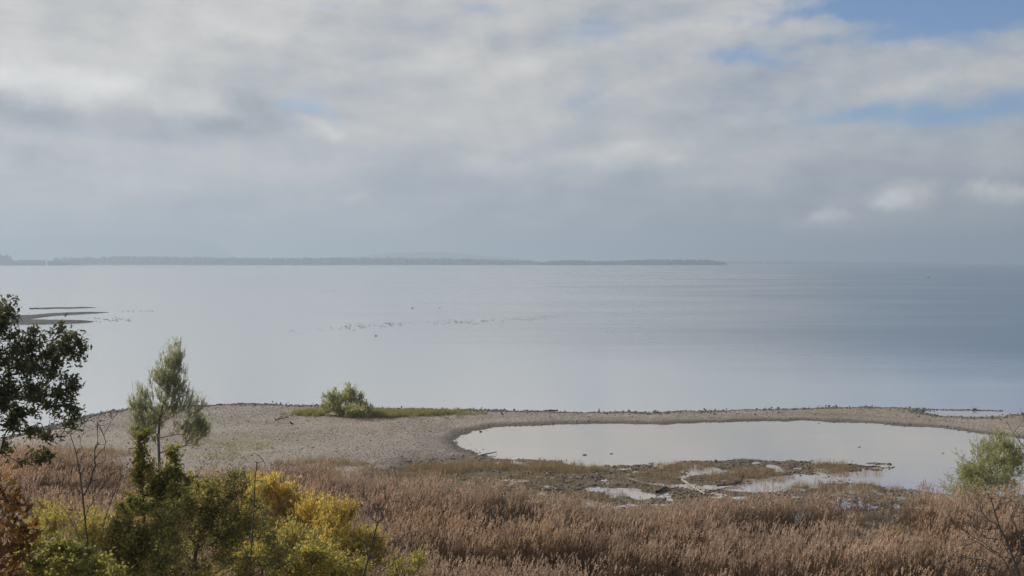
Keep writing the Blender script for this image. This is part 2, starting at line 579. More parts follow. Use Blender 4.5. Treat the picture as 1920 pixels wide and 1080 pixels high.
puddles = [(1318, 881, 58, 7.5), (1150, 921, 50, 6.5), (1205, 929, 42, 6), (1272, 912, 36, 6), (1345, 915, 44, 4.5), (1450, 908, 66, 9), (1420, 917, 40, 6), (1500, 898, 55, 6),
           (1560, 902, 40, 5), (1600, 893, 60, 6), (1110, 917, 30, 5)]
reed_far = [(-300, 838), (-60, 846), (60, 850), (160, 856), (260, 868), (330, 892), (380, 900), (440, 886), (540, 880), (660, 885), (760, 896), (870, 905),
            (980, 908), (1060, 915), (1110, 930), (1180, 940), (1240, 936), (1300, 930), (1400, 926), (1500, 921), (1600, 914), (1700, 909),
            (1800, 912), (1900, 922), (2000, 925), (2300, 930)]
RT = 1.55
reedpoly = [tuple(P(a, b, RT if a < 700 else 2.05)[:2]) for a, b in reed_far] + [(60, 30), (-60, 30)]


def ground(x, y, detail=True):
    sl = sdist(x, y, land)
    sl = sl + (fbm(x * 0.35, y * 0.35, 4, 3) - 0.5) * 2.2
    z = np.where(sl > 0, 0.62 * (1 - np.exp(-np.maximum(sl, 0) / 5.5)), np.maximum(sl * 0.10, -1.6))
    sg = sdist(x, y, lagoon)
    mw0 = sstep(sdist(x, y, marsh), -1.0, 3.0)
    sg = sg + (fbm(x * 0.5, y * 0.5, 4, 9) - 0.5) * 1.5 + (fbm(x * 0.75, y * 0.8, 4, 19) - 0.46) * 5.0 * mw0
    zl = np.where(sg < 0, -sg * 0.085, -sg * 0.10)
    zl = np.maximum(zl, -0.6)
    k = 0.12
    hmix = np.clip(0.5 + 0.5 * (z - zl) / k, 0, 1)
    z = z * (1 - hmix) + zl * hmix - k * hmix * (1 - hmix)
    sm = sdist(x, y, marsh) + (fbm(x * 0.4, y * 0.4, 3, 31) - 0.5) * 3
    wm = sstep(sm, -1.5, 2.0) * sstep(sg, 1.0, -0.8)
    zm = 0.046 + (fbm(x * 1.1, y * 1.0, 4, 21) - 0.5) * 0.27 - 0.03 * sstep(x, 8, 24)
    for (a, b, rx, ry) in puddles:
        c = P(a, b)
        ex = rx * c[1] / F
        ey = abs(P(a, b - ry)[1] - c[1])
        g_ = np.exp(-(((x - c[0]) / ex) ** 2 + ((y - c[1]) / ey) ** 2) ** 1.5)
        zm = zm - 0.13 * g_
    z = z * (1 - wm) + zm * wm
    # reed bed lies low, the bank climbs to the viewpoint
    z = z + 13.0 * sstep(38.0 - y, 0, 62.0) * 1.0
    if detail:
        z = z + (fbm(x * 2.3, y * 2.3, 3, 41) - 0.5) * 0.055 * sstep(z, -0.3, 0.05)
    return z, sl, sg, wm


xs = np.concatenate([np.arange(-900, -120, 40), np.arange(-120, -58, 4), np.arange(-58, 62, 0.30), np.arange(62, 120, 4), np.arange(120, 901, 40)])
ys = np.concatenate([np.arange(-400, -20, 20), np.arange(-20, 40, 2.0), np.arange(40, 62, 0.6), np.arange(62, 112, 0.26), np.arange(112, 190, 4)])
GX, GY = np.meshgrid(xs, ys)
gz, gsl, gsg, gwm = ground(GX.ravel(), GY.ravel())
gv = np.stack([GX.ravel(), GY.ravel(), gz], 1)
nx, ny = len(xs), len(ys)
idx = np.arange(nx * ny).reshape(ny, nx)
gf = np.stack([idx[:-1, :-1], idx[:-1, 1:], idx[1:, 1:], idx[1:, :-1]], -1).reshape(-1, 4)
gme = mesh_np('shore_ground', gv, gf, M['shore_ground'], smooth=True)
ca = gme.color_attributes.new('mask', 'FLOAT_COLOR', 'POINT')
reed_s = sdist(gv[:, 0], gv[:, 1], reedpoly)
mr_ = np.clip(gwm + sstep(reed_s, -2.5, 0.5), 0, 1)
wet_ = sstep(gz, 0.17, 0.03) * (1 - gwm * 0.7)
gp = P(450, 842)
gb_ = 0.55 * np.exp(-(((gv[:, 0] - gp[0]) / 5.5) ** 2 + ((gv[:, 1] - gp[1]) / 2.5) ** 2))
ca.data.foreach_set('color', np.stack([mr_, wet_, gb_, np.ones_like(gb_)], 1).astype(np.float32).ravel())
link('shore_ground', gme, kind='structure', label='gravel spit, marsh flat and bank around the shallow lagoon')

# lake and lagoon water
R = 14500.0
link('lake', mesh_np('lake', [(-R, -R, -0.03), (R, -R, -0.03), (R, R, -0.03), (-R, R, -0.03)], [(0, 1, 2, 3)], M['lake']), kind='structure', label='wide calm lake reaching the hazy far shore')
spit_mid = pl([(760, 800), (830, 786), (930, 784), (1100, 783), (1250, 784), (1450, 779), (1560, 778), (1690, 781), (1760, 790), (1830, 796), (1920, 800), (2080, 812)])
lw = spit_mid + [(75, 70), (70, 52), (-20, 52), (-14, 80)]
me = bpy.data.meshes.new('lagoon')
me.from_pydata([(a, b, 0.0) for a, b in lw], [], [tuple(range(len(lw)))])
me.materials.append(M['lagoon'])
link('lagoon', me, kind='structure', label='still shallow lagoon behind the gravel spit')

inl = pl([(1722, 768.5), (1760, 767.5), (1830, 769), (1885, 771), (1915, 776), (1890, 786), (1830, 789), (1760, 788), (1728, 782)])
me = bpy.data.meshes.new('inlet')
me.from_pydata([(a, b, -0.012) for a, b in inl], [], [tuple(range(len(inl)))])
me.materials.append(M['lagoon'])
link('inlet', me, kind='structure', label='narrow calm inlet of pale water behind the right end of the spit')

# ------------------------------------------------------------------ far shores
rng = np.random.default_rng(11)


def ico():
    import bmesh
    bm = bmesh.new()
    bmesh.ops.create_icosphere(bm, subdivisions=2, radius=1.0)
    v = np.array([p.co[:] for p in bm.verts])
    f = np.array([[p.index for p in q_.verts] for q_ in bm.faces])
    bm.free()
    return v, f


ICV, ICF = ico()


def lumps_mesh(name, cen, rad, mat, jit=0.25, tint=False):
    n = len(cen)
    k = len(ICV)
    v = ICV[None] * (1 + (rng.random((n, k, 1)) - 0.5) * 2 * jit)
    v = v * rad[:, None, :] + cen[:, None, :]
    f = ICF[None] + (np.arange(n) * k)[:, None, None]
    return mesh_np(name, v.reshape(-1, 3), f.reshape(-1, 3), mat, np.repeat(rng.random(n), k) if tint else None)


M['far_wood'] = flat_mat('far_wood', (0.030, 0.040, 0.022), (0.075, 0.075, 0.035), 0.02)
M['far_land'] = flat_mat('far_land', (0.10, 0.11, 0.06), (0.18, 0.17, 0.10), 0.01)
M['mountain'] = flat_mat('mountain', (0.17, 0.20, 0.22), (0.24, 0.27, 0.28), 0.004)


def far_band(name, pts, Y, depth, n, label, treeh=1.0):
    """a wooded strip of far shore: pts give the tree tops (pixel column, pixel row) at distance Y"""
    px = np.array([p[0] for p in pts], float)
    py = np.array([p[1] for p in pts], float)
    X0, X1 = at(px[0], 0, Y)[0], at(px[-1], 0, Y)[0]
    xx = np.linspace(X0, X1, 80)
    # land strip
    e = np.sin(np.linspace(0, math.pi, 80)) ** 0.25
    top = np.stack([xx, np.full(80, Y) + depth * 0.5, np.full(80, 2.5) * e], 1)
    fr = np.stack([xx, Y + depth * 0.5 - depth * 0.5 * e - 6 + 5 * rng.random(80), np.full(80, -0.5)], 1)
    bk = np.stack([xx, Y + depth * 0.5 + depth * 0.5 * e, np.full(80, -0.5)], 1)
    v = np.concatenate([fr, top, bk])
    i = np.arange(79)
    f = np.concatenate([np.stack([i, i + 1, i + 81, i + 80], 1), np.stack([i + 80, i + 81, i + 161, i + 160], 1)])
    link('far_shore', mesh_np('far_shore', v, f, M['far_land']), kind='structure', label='low strip of land under ' + label)
    cx = X0 + (X1 - X0) * rng.random(n)
    cpx = 960 + cx * F / Y
    topz = CAMH - (np.interp(cpx, px, py) - HOR) * Y / F
    h = np.maximum(topz * (0.62 + 0.42 * rng.random(n) ** 0.7), 2.5)
    r = np.clip(h * (0.22 + 0.12 * rng.random(n)), 1.5, 9)
    cy = Y + depth * (0.12 + 0.55 * rng.random(n))
    cen = np.stack([cx, cy, h * 0.52], 1)
    rad = np.stack([r, r, h * 0.5], 1)
    link('far_wood', lumps_mesh('far_wood', cen, rad, M['far_wood'], 0.28), kind='stuff', label=label, cat='wood')


far_band('a', [(-260, 470), (-60, 470), (0, 476), (8, 480), (16, 490), (20, 497)], 4500, 160, 150, 'dark wooded headland at the left edge beyond the lake')
far_band('b', [(-120, 486), (40, 487), (100, 488), (140, 492), (162, 497.5)], 4650, 120, 240, 'low wooded point on the far shore at left')
far_band('c', [(90, 484), (140, 483), (200, 481), (330, 482), (420, 483), (520, 484), (640, 483.5), (740, 483), (860, 485), (930, 487), (980, 488.5), (1010, 490), (1030, 493)], 5200, 300, 1500, 'long hazy belt of trees along the far shore')
far_band('d', [(1020, 491), (1040, 488.5), (1090, 488), (1110, 489.5), (1160, 489), (1220, 486.5), (1290, 487), (1330, 487.5), (1350, 488.5), (1362, 491.5), (1370, 496)], 5000, 180, 700, 'wooded island end at the right of the tree belt')
far_band('e', [(1330, 490), (1400, 489.5), (1500, 490), (1600, 491), (1720, 491.6), (1800, 492.5)], 8200, 300, 400, 'faint farther shore fading out at right')


def ridge(name, pts, Y, depth, label):
    px = np.interp(np.linspace(0, 1, 120), np.linspace(0, 1, len(pts)), [p[0] for p in pts])
    py = np.interp(np.linspace(0, 1, 120), np.linspace(0, 1, len(pts)), [p[1] for p in pts])
    rows = []
    for s in np.linspace(0, 1, 9):
        prof = math.sin(math.pi * min(s * 1.0, 1.0))
        zt = CAMH - (py - HOR) * Y / F
        z = zt * prof * (1 + 0.08 * (rng.random(120) - 0.5))
        rows.append(np.stack([(px - 960) * Y / F, np.full(120, Y + (s - 0.5) * depth), z - 2], 1))
    v = np.concatenate(rows)
    i = np.arange(8 * 120).reshape(8, 120)[:, :-1].ravel()
    f = np.stack([i, i + 1, i + 121, i + 120], 1)
    link(name, mesh_np(name, v, f, M['mountain'], smooth=True), kind='structure', label=label)


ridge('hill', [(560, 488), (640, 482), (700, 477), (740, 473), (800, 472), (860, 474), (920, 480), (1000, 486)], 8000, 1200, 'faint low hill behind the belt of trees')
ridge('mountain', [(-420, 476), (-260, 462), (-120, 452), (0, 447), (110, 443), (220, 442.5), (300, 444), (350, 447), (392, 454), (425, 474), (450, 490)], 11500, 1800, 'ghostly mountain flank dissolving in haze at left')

# ------------------------------------------------------------------ sandbars out in the lake
M['sandbar'] = flat_mat('sandbar', (0.042, 0.043, 0.045), (0.08, 0.08, 0.08), 0.6)


def sandbar(pts_top, pts_bot, h, label):
    """outline: upper edge and lower edge rows at the same columns"""
    n = 60
    c = np.linspace(0, 1, n)
    k = np.linspace(0, 1, len(pts_top))
    px = np.interp(c, k, [p[0] for p in pts_top])
    a = np.interp(c, k, [p[1] for p in pts_top])
    b = np.interp(c, k, [p[1] for p in pts_bot])
    Yb, Ya = CAMH * F / (a - HOR), CAMH * F / (b - HOR)
    rows = []
    for s in np.linspace(0, 1, 9):
        Y = Ya + (Yb - Ya) * s + (rng.random(n) - 0.5) * 1.2
        z = -0.12 + (h + 0.12) * math.sin(math.pi * s) ** 0.6 * np.clip(4 * (1 - c), 0, 1) ** 0.5 + (rng.random(n) - 0.5) * 0.05
        rows.append(np.stack([(px - 960) * Y / F, Y, z], 1))
    v = np.concatenate(rows)
    i = np.arange(8 * n).reshape(8, n)[:, :-1].ravel()
    f = np.stack([i, i + 1, i + n + 1, i + n], 1)
    link('sandbar', mesh_np('sandbar', v, f, M['sandbar'], smooth=True), kind='structure', label=label)


sandbar([(-200, 588), (0, 590), (60, 599), (110, 600), (150, 601), (178, 602.6)], [(-200, 612), (0, 610), (60, 609), (110, 608), (150, 606), (178, 603.4)], 0.45, 'nearest grey sandbar running out from behind the oak')
sandbar([(-160, 590), (20, 591), (60, 590), (100, 587), (140, 586), (170, 585), (206, 585.3)], [(-160, 600), (20, 600), (60, 598), (95, 592.5), (140, 590), (170, 588), (206, 586.2)], 0.35, 'middle grey sandbar with a jagged thin tip')
sandbar([(55, 578.4), (90, 577.2), (105, 576.4), (130, 576.8), (160, 576), (183, 576.3)], [(55, 579.0), (90, 579), (105, 578.6), (130, 578.6), (160, 577.6), (183, 576.9)], 0.25, 'farthest thin sandbar beyond the two grey ones')

# ================================================================== plants
def tubes(nodes, parent, rad, sel, sides=5):
    ids = np.array([i for i in range(len(nodes)) if parent[i] >= 0 and sel(rad[i])], int)
    if len(ids) == 0:
        return None
    a, b = nodes[parent[ids]], nodes[ids]
    ra = np.minimum(rad[parent[ids]], rad[ids] * 1.35)
    rb = rad[ids]
    d = b - a
    L = np.linalg.norm(d, axis=1, keepdims=True) + 1e-9
    d = d / L
    ref = np.where(np.abs(d[:, 2:3]) > 0.9, np.array([[1.0, 0, 0]]), np.array([[0, 0, 1.0]]))
    u = np.cross(d, ref)
    u /= np.linalg.norm(u, axis=1, keepdims=True) + 1e-9
    w = np.cross(d, u)
    an = np.arange(sides) * 2 * math.pi / sides
    ring = u[:, None, :] * np.cos(an)[None, :, None] + w[:, None, :] * np.sin(an)[None, :, None]
    va = a[:, None, :] + ring * ra[:, None, None] - d[:, None, :] * (ra * 0.3)[:, None, None]
    vb = b[:, None, :] + ring * rb[:, None, None]
    v = np.concatenate([va, vb], 1).reshape(-1, 3)
    base = (np.arange(len(ids)) * 2 * sides)[:, None]
    k = np.arange(sides)[None, :]
    k2 = (k + 1) % sides
    f = np.stack([base + k, base + k2, base + sides + k2, base + sides + k], -1).reshape(-1, 4)
    return v, f


def grow(trunk, targets, bf=0.35, step=0.4, rtip=0.006, expo=0.46, sag=0.0, rg=None, jit=0.12):
    """branch graph reaching every target, short paths preferred"""
    cap = 200000
    pos = np.zeros((cap, 3))
    par = np.full(cap, -1)
    plen = np.zeros(cap)
    n = 0
    for i, p in enumerate(trunk):
        pos[n] = p
        par[n] = n - 1
        plen[n] = 0 if n == 0 else plen[n - 1] + np.linalg.norm(pos[n] - pos[n - 1])
        n += 1
    tr0 = np.asarray(trunk)
    dist = np.min(np.linalg.norm(targets[:, None] - tr0[None], axis=2), axis=1)
    ends = []
    for ti in np.argsort(dist):
        p = targets[ti]
        dd = pos[:n] - p
        d = np.sqrt((dd * dd).sum(1))
        # discourage attachments from above
        cost = d + bf * plen[:n] + np.maximum(pos[:n, 2] - p[2], 0) * 0.8
        j = int(np.argmin(cost))
        m_ = max(1, int(round(d[j] / step)))
        a = pos[j].copy()
        L = d[j]
        off = rg.normal(0, 1, 3) * jit * L
        off[2] += sag * L
        prev = j
        for k in range(1, m_ + 1):
            s = k / m_
            q_ = a + (p - a) * s + off * math.sin(math.pi * s) + (rg.normal(0, 0.02, 3) if k < m_ else 0)
            pos[n] = q_
            par[n] = prev
            plen[n] = plen[prev] + L / m_
            prev = n
            n += 1
        ends.append(prev)
    pos, par = pos[:n], par[:n]
    tips = np.zeros(n)
    ch = np.zeros(n, int)
    for i in range(n):
        if par[i] >= 0:
            ch[par[i]] += 1
    tips[ch == 0] = 1
    for i in range(n - 1, 0, -1):
        tips[par[i]] += tips[i]
    rad = rtip * np.maximum(tips, 1) ** expo
    return pos, par, rad, np.array(ends)


BLADE = np.array([[0, 0, 0], [0.45, 0.5, 0.06], [1, 0, -0.06], [0.45, -0.5, 0.06]])
BLADE_F = np.array([[0, 1, 2, 3]])
LOBED = np.array([[0, 0.06, 0], [0.30, 0.34, 0.05], [0.38, 0.16, 0.02], [0.66, 0.50, 0.05], [0.72, 0.2, 0], [1.0, 0.1, -0.08],
                  [1.0, -0.1, -0.08], [0.72, -0.2, 0], [0.66, -0.50, 0.05], [0.38, -0.16, 0.02], [0.30, -0.34, 0.05], [0, -0.06, 0]])
LOBED_F = np.array([[0, 1, 2, 11], [2, 3, 4, 9], [2, 9, 10, 11], [4, 5, 6, 7], [4, 7, 8, 9]])


def leaves(p, d, nrm, length, width, shape='blade'):
    V, Fc = (BLADE, BLADE_F) if shape == 'blade' else (LOBED, LOBED_F)
    d = d / (np.linalg.norm(d, axis=1, keepdims=True) + 1e-9)
    s = np.cross(nrm, d)
    s /= np.linalg.norm(s, axis=1, keepdims=True) + 1e-9
    nn = np.cross(d, s)
    v = p[:, None] + V[None, :, 0:1] * (d * length[:, None])[:, None] + V[None, :, 1:2] * (s * width[:, None])[:, None] + V[None, :, 2:3] * (nn * length[:, None])[:, None]
    f = Fc[None] + (np.arange(len(p)) * len(V))[:, None, None]
    return v.reshape(-1, 3), f.reshape(-1, 4), len(V)


def sample_blobs(blobs, Y, n, rg, dscale=1.0, hollow=0.0, rag=(0.28, 0.34)):
    """points through ellipsoids given by pixel column, row and radii at distance Y; each ellipsoid is broken into uneven tufts"""
    if rag:
        nb_ = []
        for b in blobs:
            for _ in range(6):
                u = rg.normal(0, 1, 2)
                u = u / np.linalg.norm(u) * rg.random() ** 0.5
                k = rag[0] + rag[1] * rg.random()
                nb_.append((b[0] + u[0] * b[2] * 0.92, b[1] + u[1] * b[3] * 0.92, b[2] * k, b[3] * k * 1.15, rg.normal(0, 0.5) * b[2] * Y / F))
        blobs = nb_
    area = np.array([b[2] * b[3] for b in blobs], float)
    cnt = rg.multinomial(n, area / area.sum())
    out_ = []
    for b, c_ in zip(blobs, cnt):
        yy = Y + (b[4] if len(b) > 4 else 0.0)
        c = at(b[0], b[1], yy)
        v = rg.normal(0, 1, (c_, 3))
        v /= np.linalg.norm(v, axis=1, keepdims=True) + 1e-9
        r = (hollow + (1 - hollow) * rg.random(c_)) ** (1 / 2.4)
        s = np.array([b[2], 0, b[3]]) * yy / F
        s[1] = b[2] * yy / F * dscale
        out_.append(c + v * r[:, None] * s)
    return np.concatenate(out_)


def plant(name, label, cat, base, trunk, blobs, Y, ntarget, nleaf, leaf, lmat, bmat='bark_dark', tmat='twig', bf=0.35, rtip=0.006, expo=0.46,
          spread=0.2, up=0.0, shape='blade', dscale=0.8, seed=1, group=None, step=0.4, droop=0.0, thick=0.035, extra=None, crown='crown', sag=0.0, outw=0.6, tintlow=None, jit=0.12, shoot=0.0, rag=(0.28, 0.34)):
    rg = np.random.default_rng(seed)
    tg = sample_blobs(blobs, Y, ntarget, rg, dscale, rag=rag) if ntarget else np.zeros((0, 3))
    if extra is not None:
        tg = np.concatenate([tg, np.asarray(extra)])
    pos, par, rad, ends = grow(trunk, tg, bf, step, rtip, expo, sag, rg, jit)
    base = np.asarray(base, float)
    root = thing(name, base, label, cat, group)
    th = tubes(pos - base, par, rad, lambda r: r >= thick, 8)
    tw = tubes(pos - base, par, rad, lambda r: r < thick, 4)
    if th:
        link('trunk', mesh_np('trunk', *th, M[bmat], smooth=True), root)
    if tw:
        link('branches', mesh_np('branches', *tw, M[tmat], smooth=True), root)
    if nleaf:
        e = ends[rg.integers(0, len(ends), nleaf)]
        # leaves sit along the last stretch of each twig
        pe = pos[e]
        pa = pos[par[e]]
        tt = rg.random((nleaf, 1)) ** 0.7 * 1.25
        p = pa + (pe - pa) * tt + rg.normal(0, 1, (nleaf, 3)) * spread * rg.random((nleaf, 1))
        axis = (pe - pa)
        axis /= np.linalg.norm(axis, axis=1, keepdims=True) + 1e-9
        if shoot:
            # long slender shoots fan out from every twig end, leaves all along them
            ns = len(ends) * 4
            cen = pos[ends].mean(0)
            eo = np.repeat(pos[ends], 4, 0)
            od = eo - cen
            od /= np.linalg.norm(od, axis=1, keepdims=True) + 1e-9
            sd_ = od * 0.55 + np.array([0, 0, up]) + rg.normal(0, 0.42, (ns, 3))
            sd_ /= np.linalg.norm(sd_, axis=1, keepdims=True)
            sl_ = shoot * (0.35 + 0.9 * rg.random(ns) ** 1.5)
            e = rg.integers(0, ns, nleaf)
            tt = rg.random((nleaf, 1))
            p = eo[e] + sd_[e] * tt * sl_[e][:, None] + rg.normal(0, 1, (nleaf, 3)) * spread * 0.35 * (1 - 0.6 * tt)
            axis = sd_[e]
            tw2 = tubes(np.concatenate([eo, eo + sd_ * sl_[:, None] * 0.95]) - base, np.concatenate([np.full(ns, -1), np.arange(ns)]), np.concatenate([np.full(ns, rtip * 0.8), np.full(ns, rtip * 0.4)]), lambda r: True, 3)
            link('shoots', mesh_np('shoots', *tw2, M[tmat]), root, kind='stuff')
        rv = rg.normal(0, 1, (nleaf, 3))
        rv /= np.linalg.norm(rv, axis=1, keepdims=True)
        d = axis * outw + rv * 0.8 + np.array([0, 0, up - droop])
        nr = rg.normal(0, 1, (nleaf, 3)) * 0.75 + np.array([0, 0, 0.8])
        ln = leaf[0] * (0.6 + 0.7 * rg.random(nleaf))
        v, f, k = leaves(p - base, d, nr, ln, ln * leaf[1] / leaf[0], shape)
        # colour differs from twig to twig and leaf to leaf
        tb = rg.random(max(len(pos), len(ends) * 4))[e]
        tint = np.clip(0.45 * tb + 0.55 * rg.random(nleaf), 0, 1)
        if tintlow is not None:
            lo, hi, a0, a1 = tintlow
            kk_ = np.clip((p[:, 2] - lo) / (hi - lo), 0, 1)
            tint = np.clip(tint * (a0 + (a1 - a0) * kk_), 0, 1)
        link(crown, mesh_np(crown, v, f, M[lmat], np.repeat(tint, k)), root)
    return root


def gz1(x, y):
    return float(ground(np.array([x]), np.array([y]), False)[0][0])


def stem(px_rows, Y, base_px=None):
    """trunk polyline from pixel points at distance Y, started on the ground"""
    pts = [at(a, b, Y) for a, b in px_rows]
    b = pts[0].copy()
    g_ = gz1(b[0], b[1])
    if b[2] > g_:
        first = np.array([b[0] + (0 if base_px is None else base_px), b[1], g_ - 0.1])
        k = max(2, int((b[2] - g_) / 0.5))
        pts = [first + (b - first) * s for s in np.linspace(0, 1, k, endpoint=False)] + pts
    # refine
    outp = []
    for a, c in zip(pts[:-1], pts[1:]):
        m_ = max(1, int(np.linalg.norm(c - a) / 0.45))
        for s in range(m_):
            outp.append(a + (c - a) * s / m_)
    outp.append(pts[-1])
    return outp


# --- the slender willow behind the shrubs
Y = 66.0
tk = stem([(299, 880), (297, 820), (300, 785), (305, 760)], Y)
plant('willow_tree', 'slender pale green willow with bare grey trunk at the reed edge', 'tree', tk[0], tk,
      [(322, 685, 16, 22), (312, 705, 18, 22), (338, 688, 8, 22), (300, 728, 16, 20), (322, 735, 18, 24), (290, 752, 18, 22), (266, 755, 9, 20), (332, 725, 12, 14),
       (346, 745, 12, 13), (300, 775, 24, 20), (330, 768, 16, 14), (352, 768, 14, 12), (260, 780, 10, 20), (280, 800, 16, 22), (372, 790, 16, 18), (382, 805, 10, 16), (345, 800, 18, 16),
       (262, 812, 12, 16), (360, 825, 16, 12)],
      Y, 900, 40000, (0.13, 0.024), 'willow_leaf', 'bark_grey', 'twig', bf=0.25, rtip=0.006, expo=0.47, spread=0.13, up=1.5, seed=3, dscale=0.9, outw=1.3, step=0.35, thick=0.03, shoot=0.7, rag=(0.75, 0.4))

# --- round willow bush on the spit
Y = P(655, 780, 0.4)[1]
b0 = P(655, 780, 0.4)
tk = [b0 + np.array([0, 0, -0.1]), b0 + np.array([0.0, 0, 0.3])]
plant('willow_bush', 'round bushy willow alone on the gravel spit', 'bush', b0, tk,
      [(645, 760, 30, 16), (622, 748, 13, 12), (658, 742, 11, 15), (684, 764, 13, 9), (618, 764, 12, 11), (655, 772, 40, 7), (640, 752, 12, 10), (672, 752, 8, 10)], Y, 460, 22000,
      (0.15, 0.032), 'willow_bush_leaf', 'bark_dark', 'twig_green', bf=0.1, rtip=0.005, spread=0.16, up=0.65, seed=5, dscale=0.9, outw=1.3, thick=0.05, shoot=0.55, rag=(0.5, 0.35))

# --- willow bush at the right edge of the lagoon
Y = 61.0
b0 = at(1860, 960, Y)
b0[2] = gz1(b0[0], Y)
tk = [b0 + np.array([0, 0, -0.1]), b0 + np.array([0.0, 0, 0.4])]
plant('willow_bush', 'feathery green willow bush at the right end of the reeds', 'bush', b0, tk,
      [(1860, 880, 52, 46), (1818, 892, 30, 34), (1872, 850, 30, 24), (1900, 882, 26, 44), (1840, 868, 26, 24), (1860, 918, 70, 28), (1808, 912, 24, 26), (1890, 850, 16, 22)], Y, 680, 30000,
      (0.13, 0.026), 'willow_bush_leaf', 'bark_dark', 'twig_green', bf=0.1, rtip=0.005, spread=0.15, up=0.7, seed=6, dscale=0.9, outw=1.3, thick=0.05, shoot=0.6, rag=(0.45, 0.35))

# --- oak at the left edge
Y = 28.0
tk = stem([(-190, 900), (-175, 800), (-150, 700), (-130, 640)], Y)
plant('oak_tree', 'dark oak reaching into the picture at the left edge', 'tree', tk[0], tk,
      [(20, 572, 16, 20), (6, 600, 30, 22), (40, 632, 40, 22), (90, 645, 34, 22), (118, 636, 22, 20), (144, 652, 18, 20), (150, 642, 10, 12),
       (30, 670, 40, 26), (80, 690, 44, 24), (110, 670, 26, 20), (120, 712, 24, 20), (142, 722, 16, 16), (10, 720, 34, 24), (60, 735, 40, 20),
       (110, 745, 28, 20), (128, 775, 18, 24), (100, 765, 24, 16), (20, 765, 30, 18), (55, 775, 24, 12), (135, 798, 12, 10), (60, 810, 26, 12), (95, 816, 18, 9),
       (20, 800, 24, 12), (10, 845, 14, 12), (85, 852, 14, 12), (70, 858, 12, 7), (30, 862, 12, 8),
       (-60, 640, 70, 60), (-80, 740, 80, 60), (-150, 600, 80, 70), (-220, 680, 90, 80), (-160, 540, 70, 50), (-70, 580, 60, 40)],
      Y, 1250, 25000, (0.14, 0.08), 'oak_leaf', 'bark_dark', 'bark_dark', bf=0.30, rtip=0.007, expo=0.45, spread=0.14, up=0.1, shape='lobed', seed=9, dscale=0.9, step=0.35, thick=0.03, outw=0.5, jit=0.16)

# --- young brown oak in the lower left corner
Y = 12.5
tk = stem([(-95, 1090), (-70, 1010), (-50, 960)], Y)
plant('young_oak', 'young tree with rusty brown autumn leaves in the bottom left corner', 'tree', tk[0], tk,
      [(8, 930, 22, 40), (14, 900, 14, 12), (34, 940, 14, 14), (10, 1000, 40, 26), (40, 1010, 30, 22), (20, 1060, 34, 22), (60, 985, 18, 10), (-40, 980, 60, 60), (-30, 1060, 60, 40)],
      Y, 150, 800, (0.125, 0.075), 'brown_oak_leaf', 'bark_dark', 'twig', bf=0.3, rtip=0.003, spread=0.10, shape='lobed', seed=13, dscale=0.9, step=0.2, thick=0.02, outw=0.6)

# --- yellow willows standing at the foot of the bank
for (Yy, base_px, bl, nl, nt, sd, lab) in [
    (38.5, 520, [(505, 925, 40, 24), (480, 950, 50, 34), (530, 950, 34, 36), (500, 1000, 60, 50), (470, 915, 24, 14), (550, 985, 34, 34), (512, 908, 14, 12)], 20000, 420, 21, 'golden yellow willow with the highest crown, left of the other'),
    (36.0, 625, [(618, 968, 40, 26), (600, 1000, 50, 40), (660, 1000, 40, 34), (625, 1040, 70, 40), (690, 1040, 26, 36), (585, 960, 28, 22), (640, 975, 26, 22)], 21000, 420, 22, 'golden yellow willow rounded over the reeds, right of the other'),
    (40.0, 110, [(95, 985, 44, 28), (140, 990, 50, 34), (180, 1000, 40, 40), (80, 1030, 60, 40), (140, 1040, 60, 40), (205, 1010, 26, 34)], 17000, 400, 23, 'olive yellow willow thicket at the left below the reeds'),
    (37.0, 395, [(400, 935, 40, 30), (360, 950, 44, 34), (440, 930, 34, 30), (330, 980, 50, 40), (420, 985, 50, 36), (300, 945, 26, 24), (470, 960, 30, 40), (390, 1040, 80, 40)], 15000, 420, 25, 'olive yellow willow glimpsed behind the large dark shrub'),
    (33.0, 560, [(560, 1030, 46, 36), (600, 1050, 50, 30), (520, 1040, 44, 40), (650, 1060, 46, 26), (480, 1060, 40, 28)], 11000, 320, 26, 'yellow green willow growth below the two golden ones'),
    (33.5, 775, [(770, 1062, 18, 20), (784, 1052, 10, 10), (756, 1076, 20, 18)], 1500, 90, 24, 'low yellow shrub among reeds at the bottom centre'),
]:
    bb = at(base_px, 1000, Yy)
    bb[2] = gz1(bb[0], Yy)
    tk = [bb + np.array([0, 0, -0.1]), bb + np.array([0, 0, 0.4]), bb + np.array([0.05, 0, 0.9])]
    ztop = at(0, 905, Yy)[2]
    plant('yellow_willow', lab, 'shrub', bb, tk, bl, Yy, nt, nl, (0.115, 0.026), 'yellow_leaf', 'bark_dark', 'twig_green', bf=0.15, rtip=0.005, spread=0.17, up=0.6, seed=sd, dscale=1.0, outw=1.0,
          tintlow=(ztop - 3.0, ztop, 0.7 if base_px not in (520, 625) else 0.95, {395: 0.95, 560: 1.1, 775: 0.8, 110: 0.95}.get(base_px, 1.6)), group='yellow willows at the foot of the bank', thick=0.04, shoot=0.55)

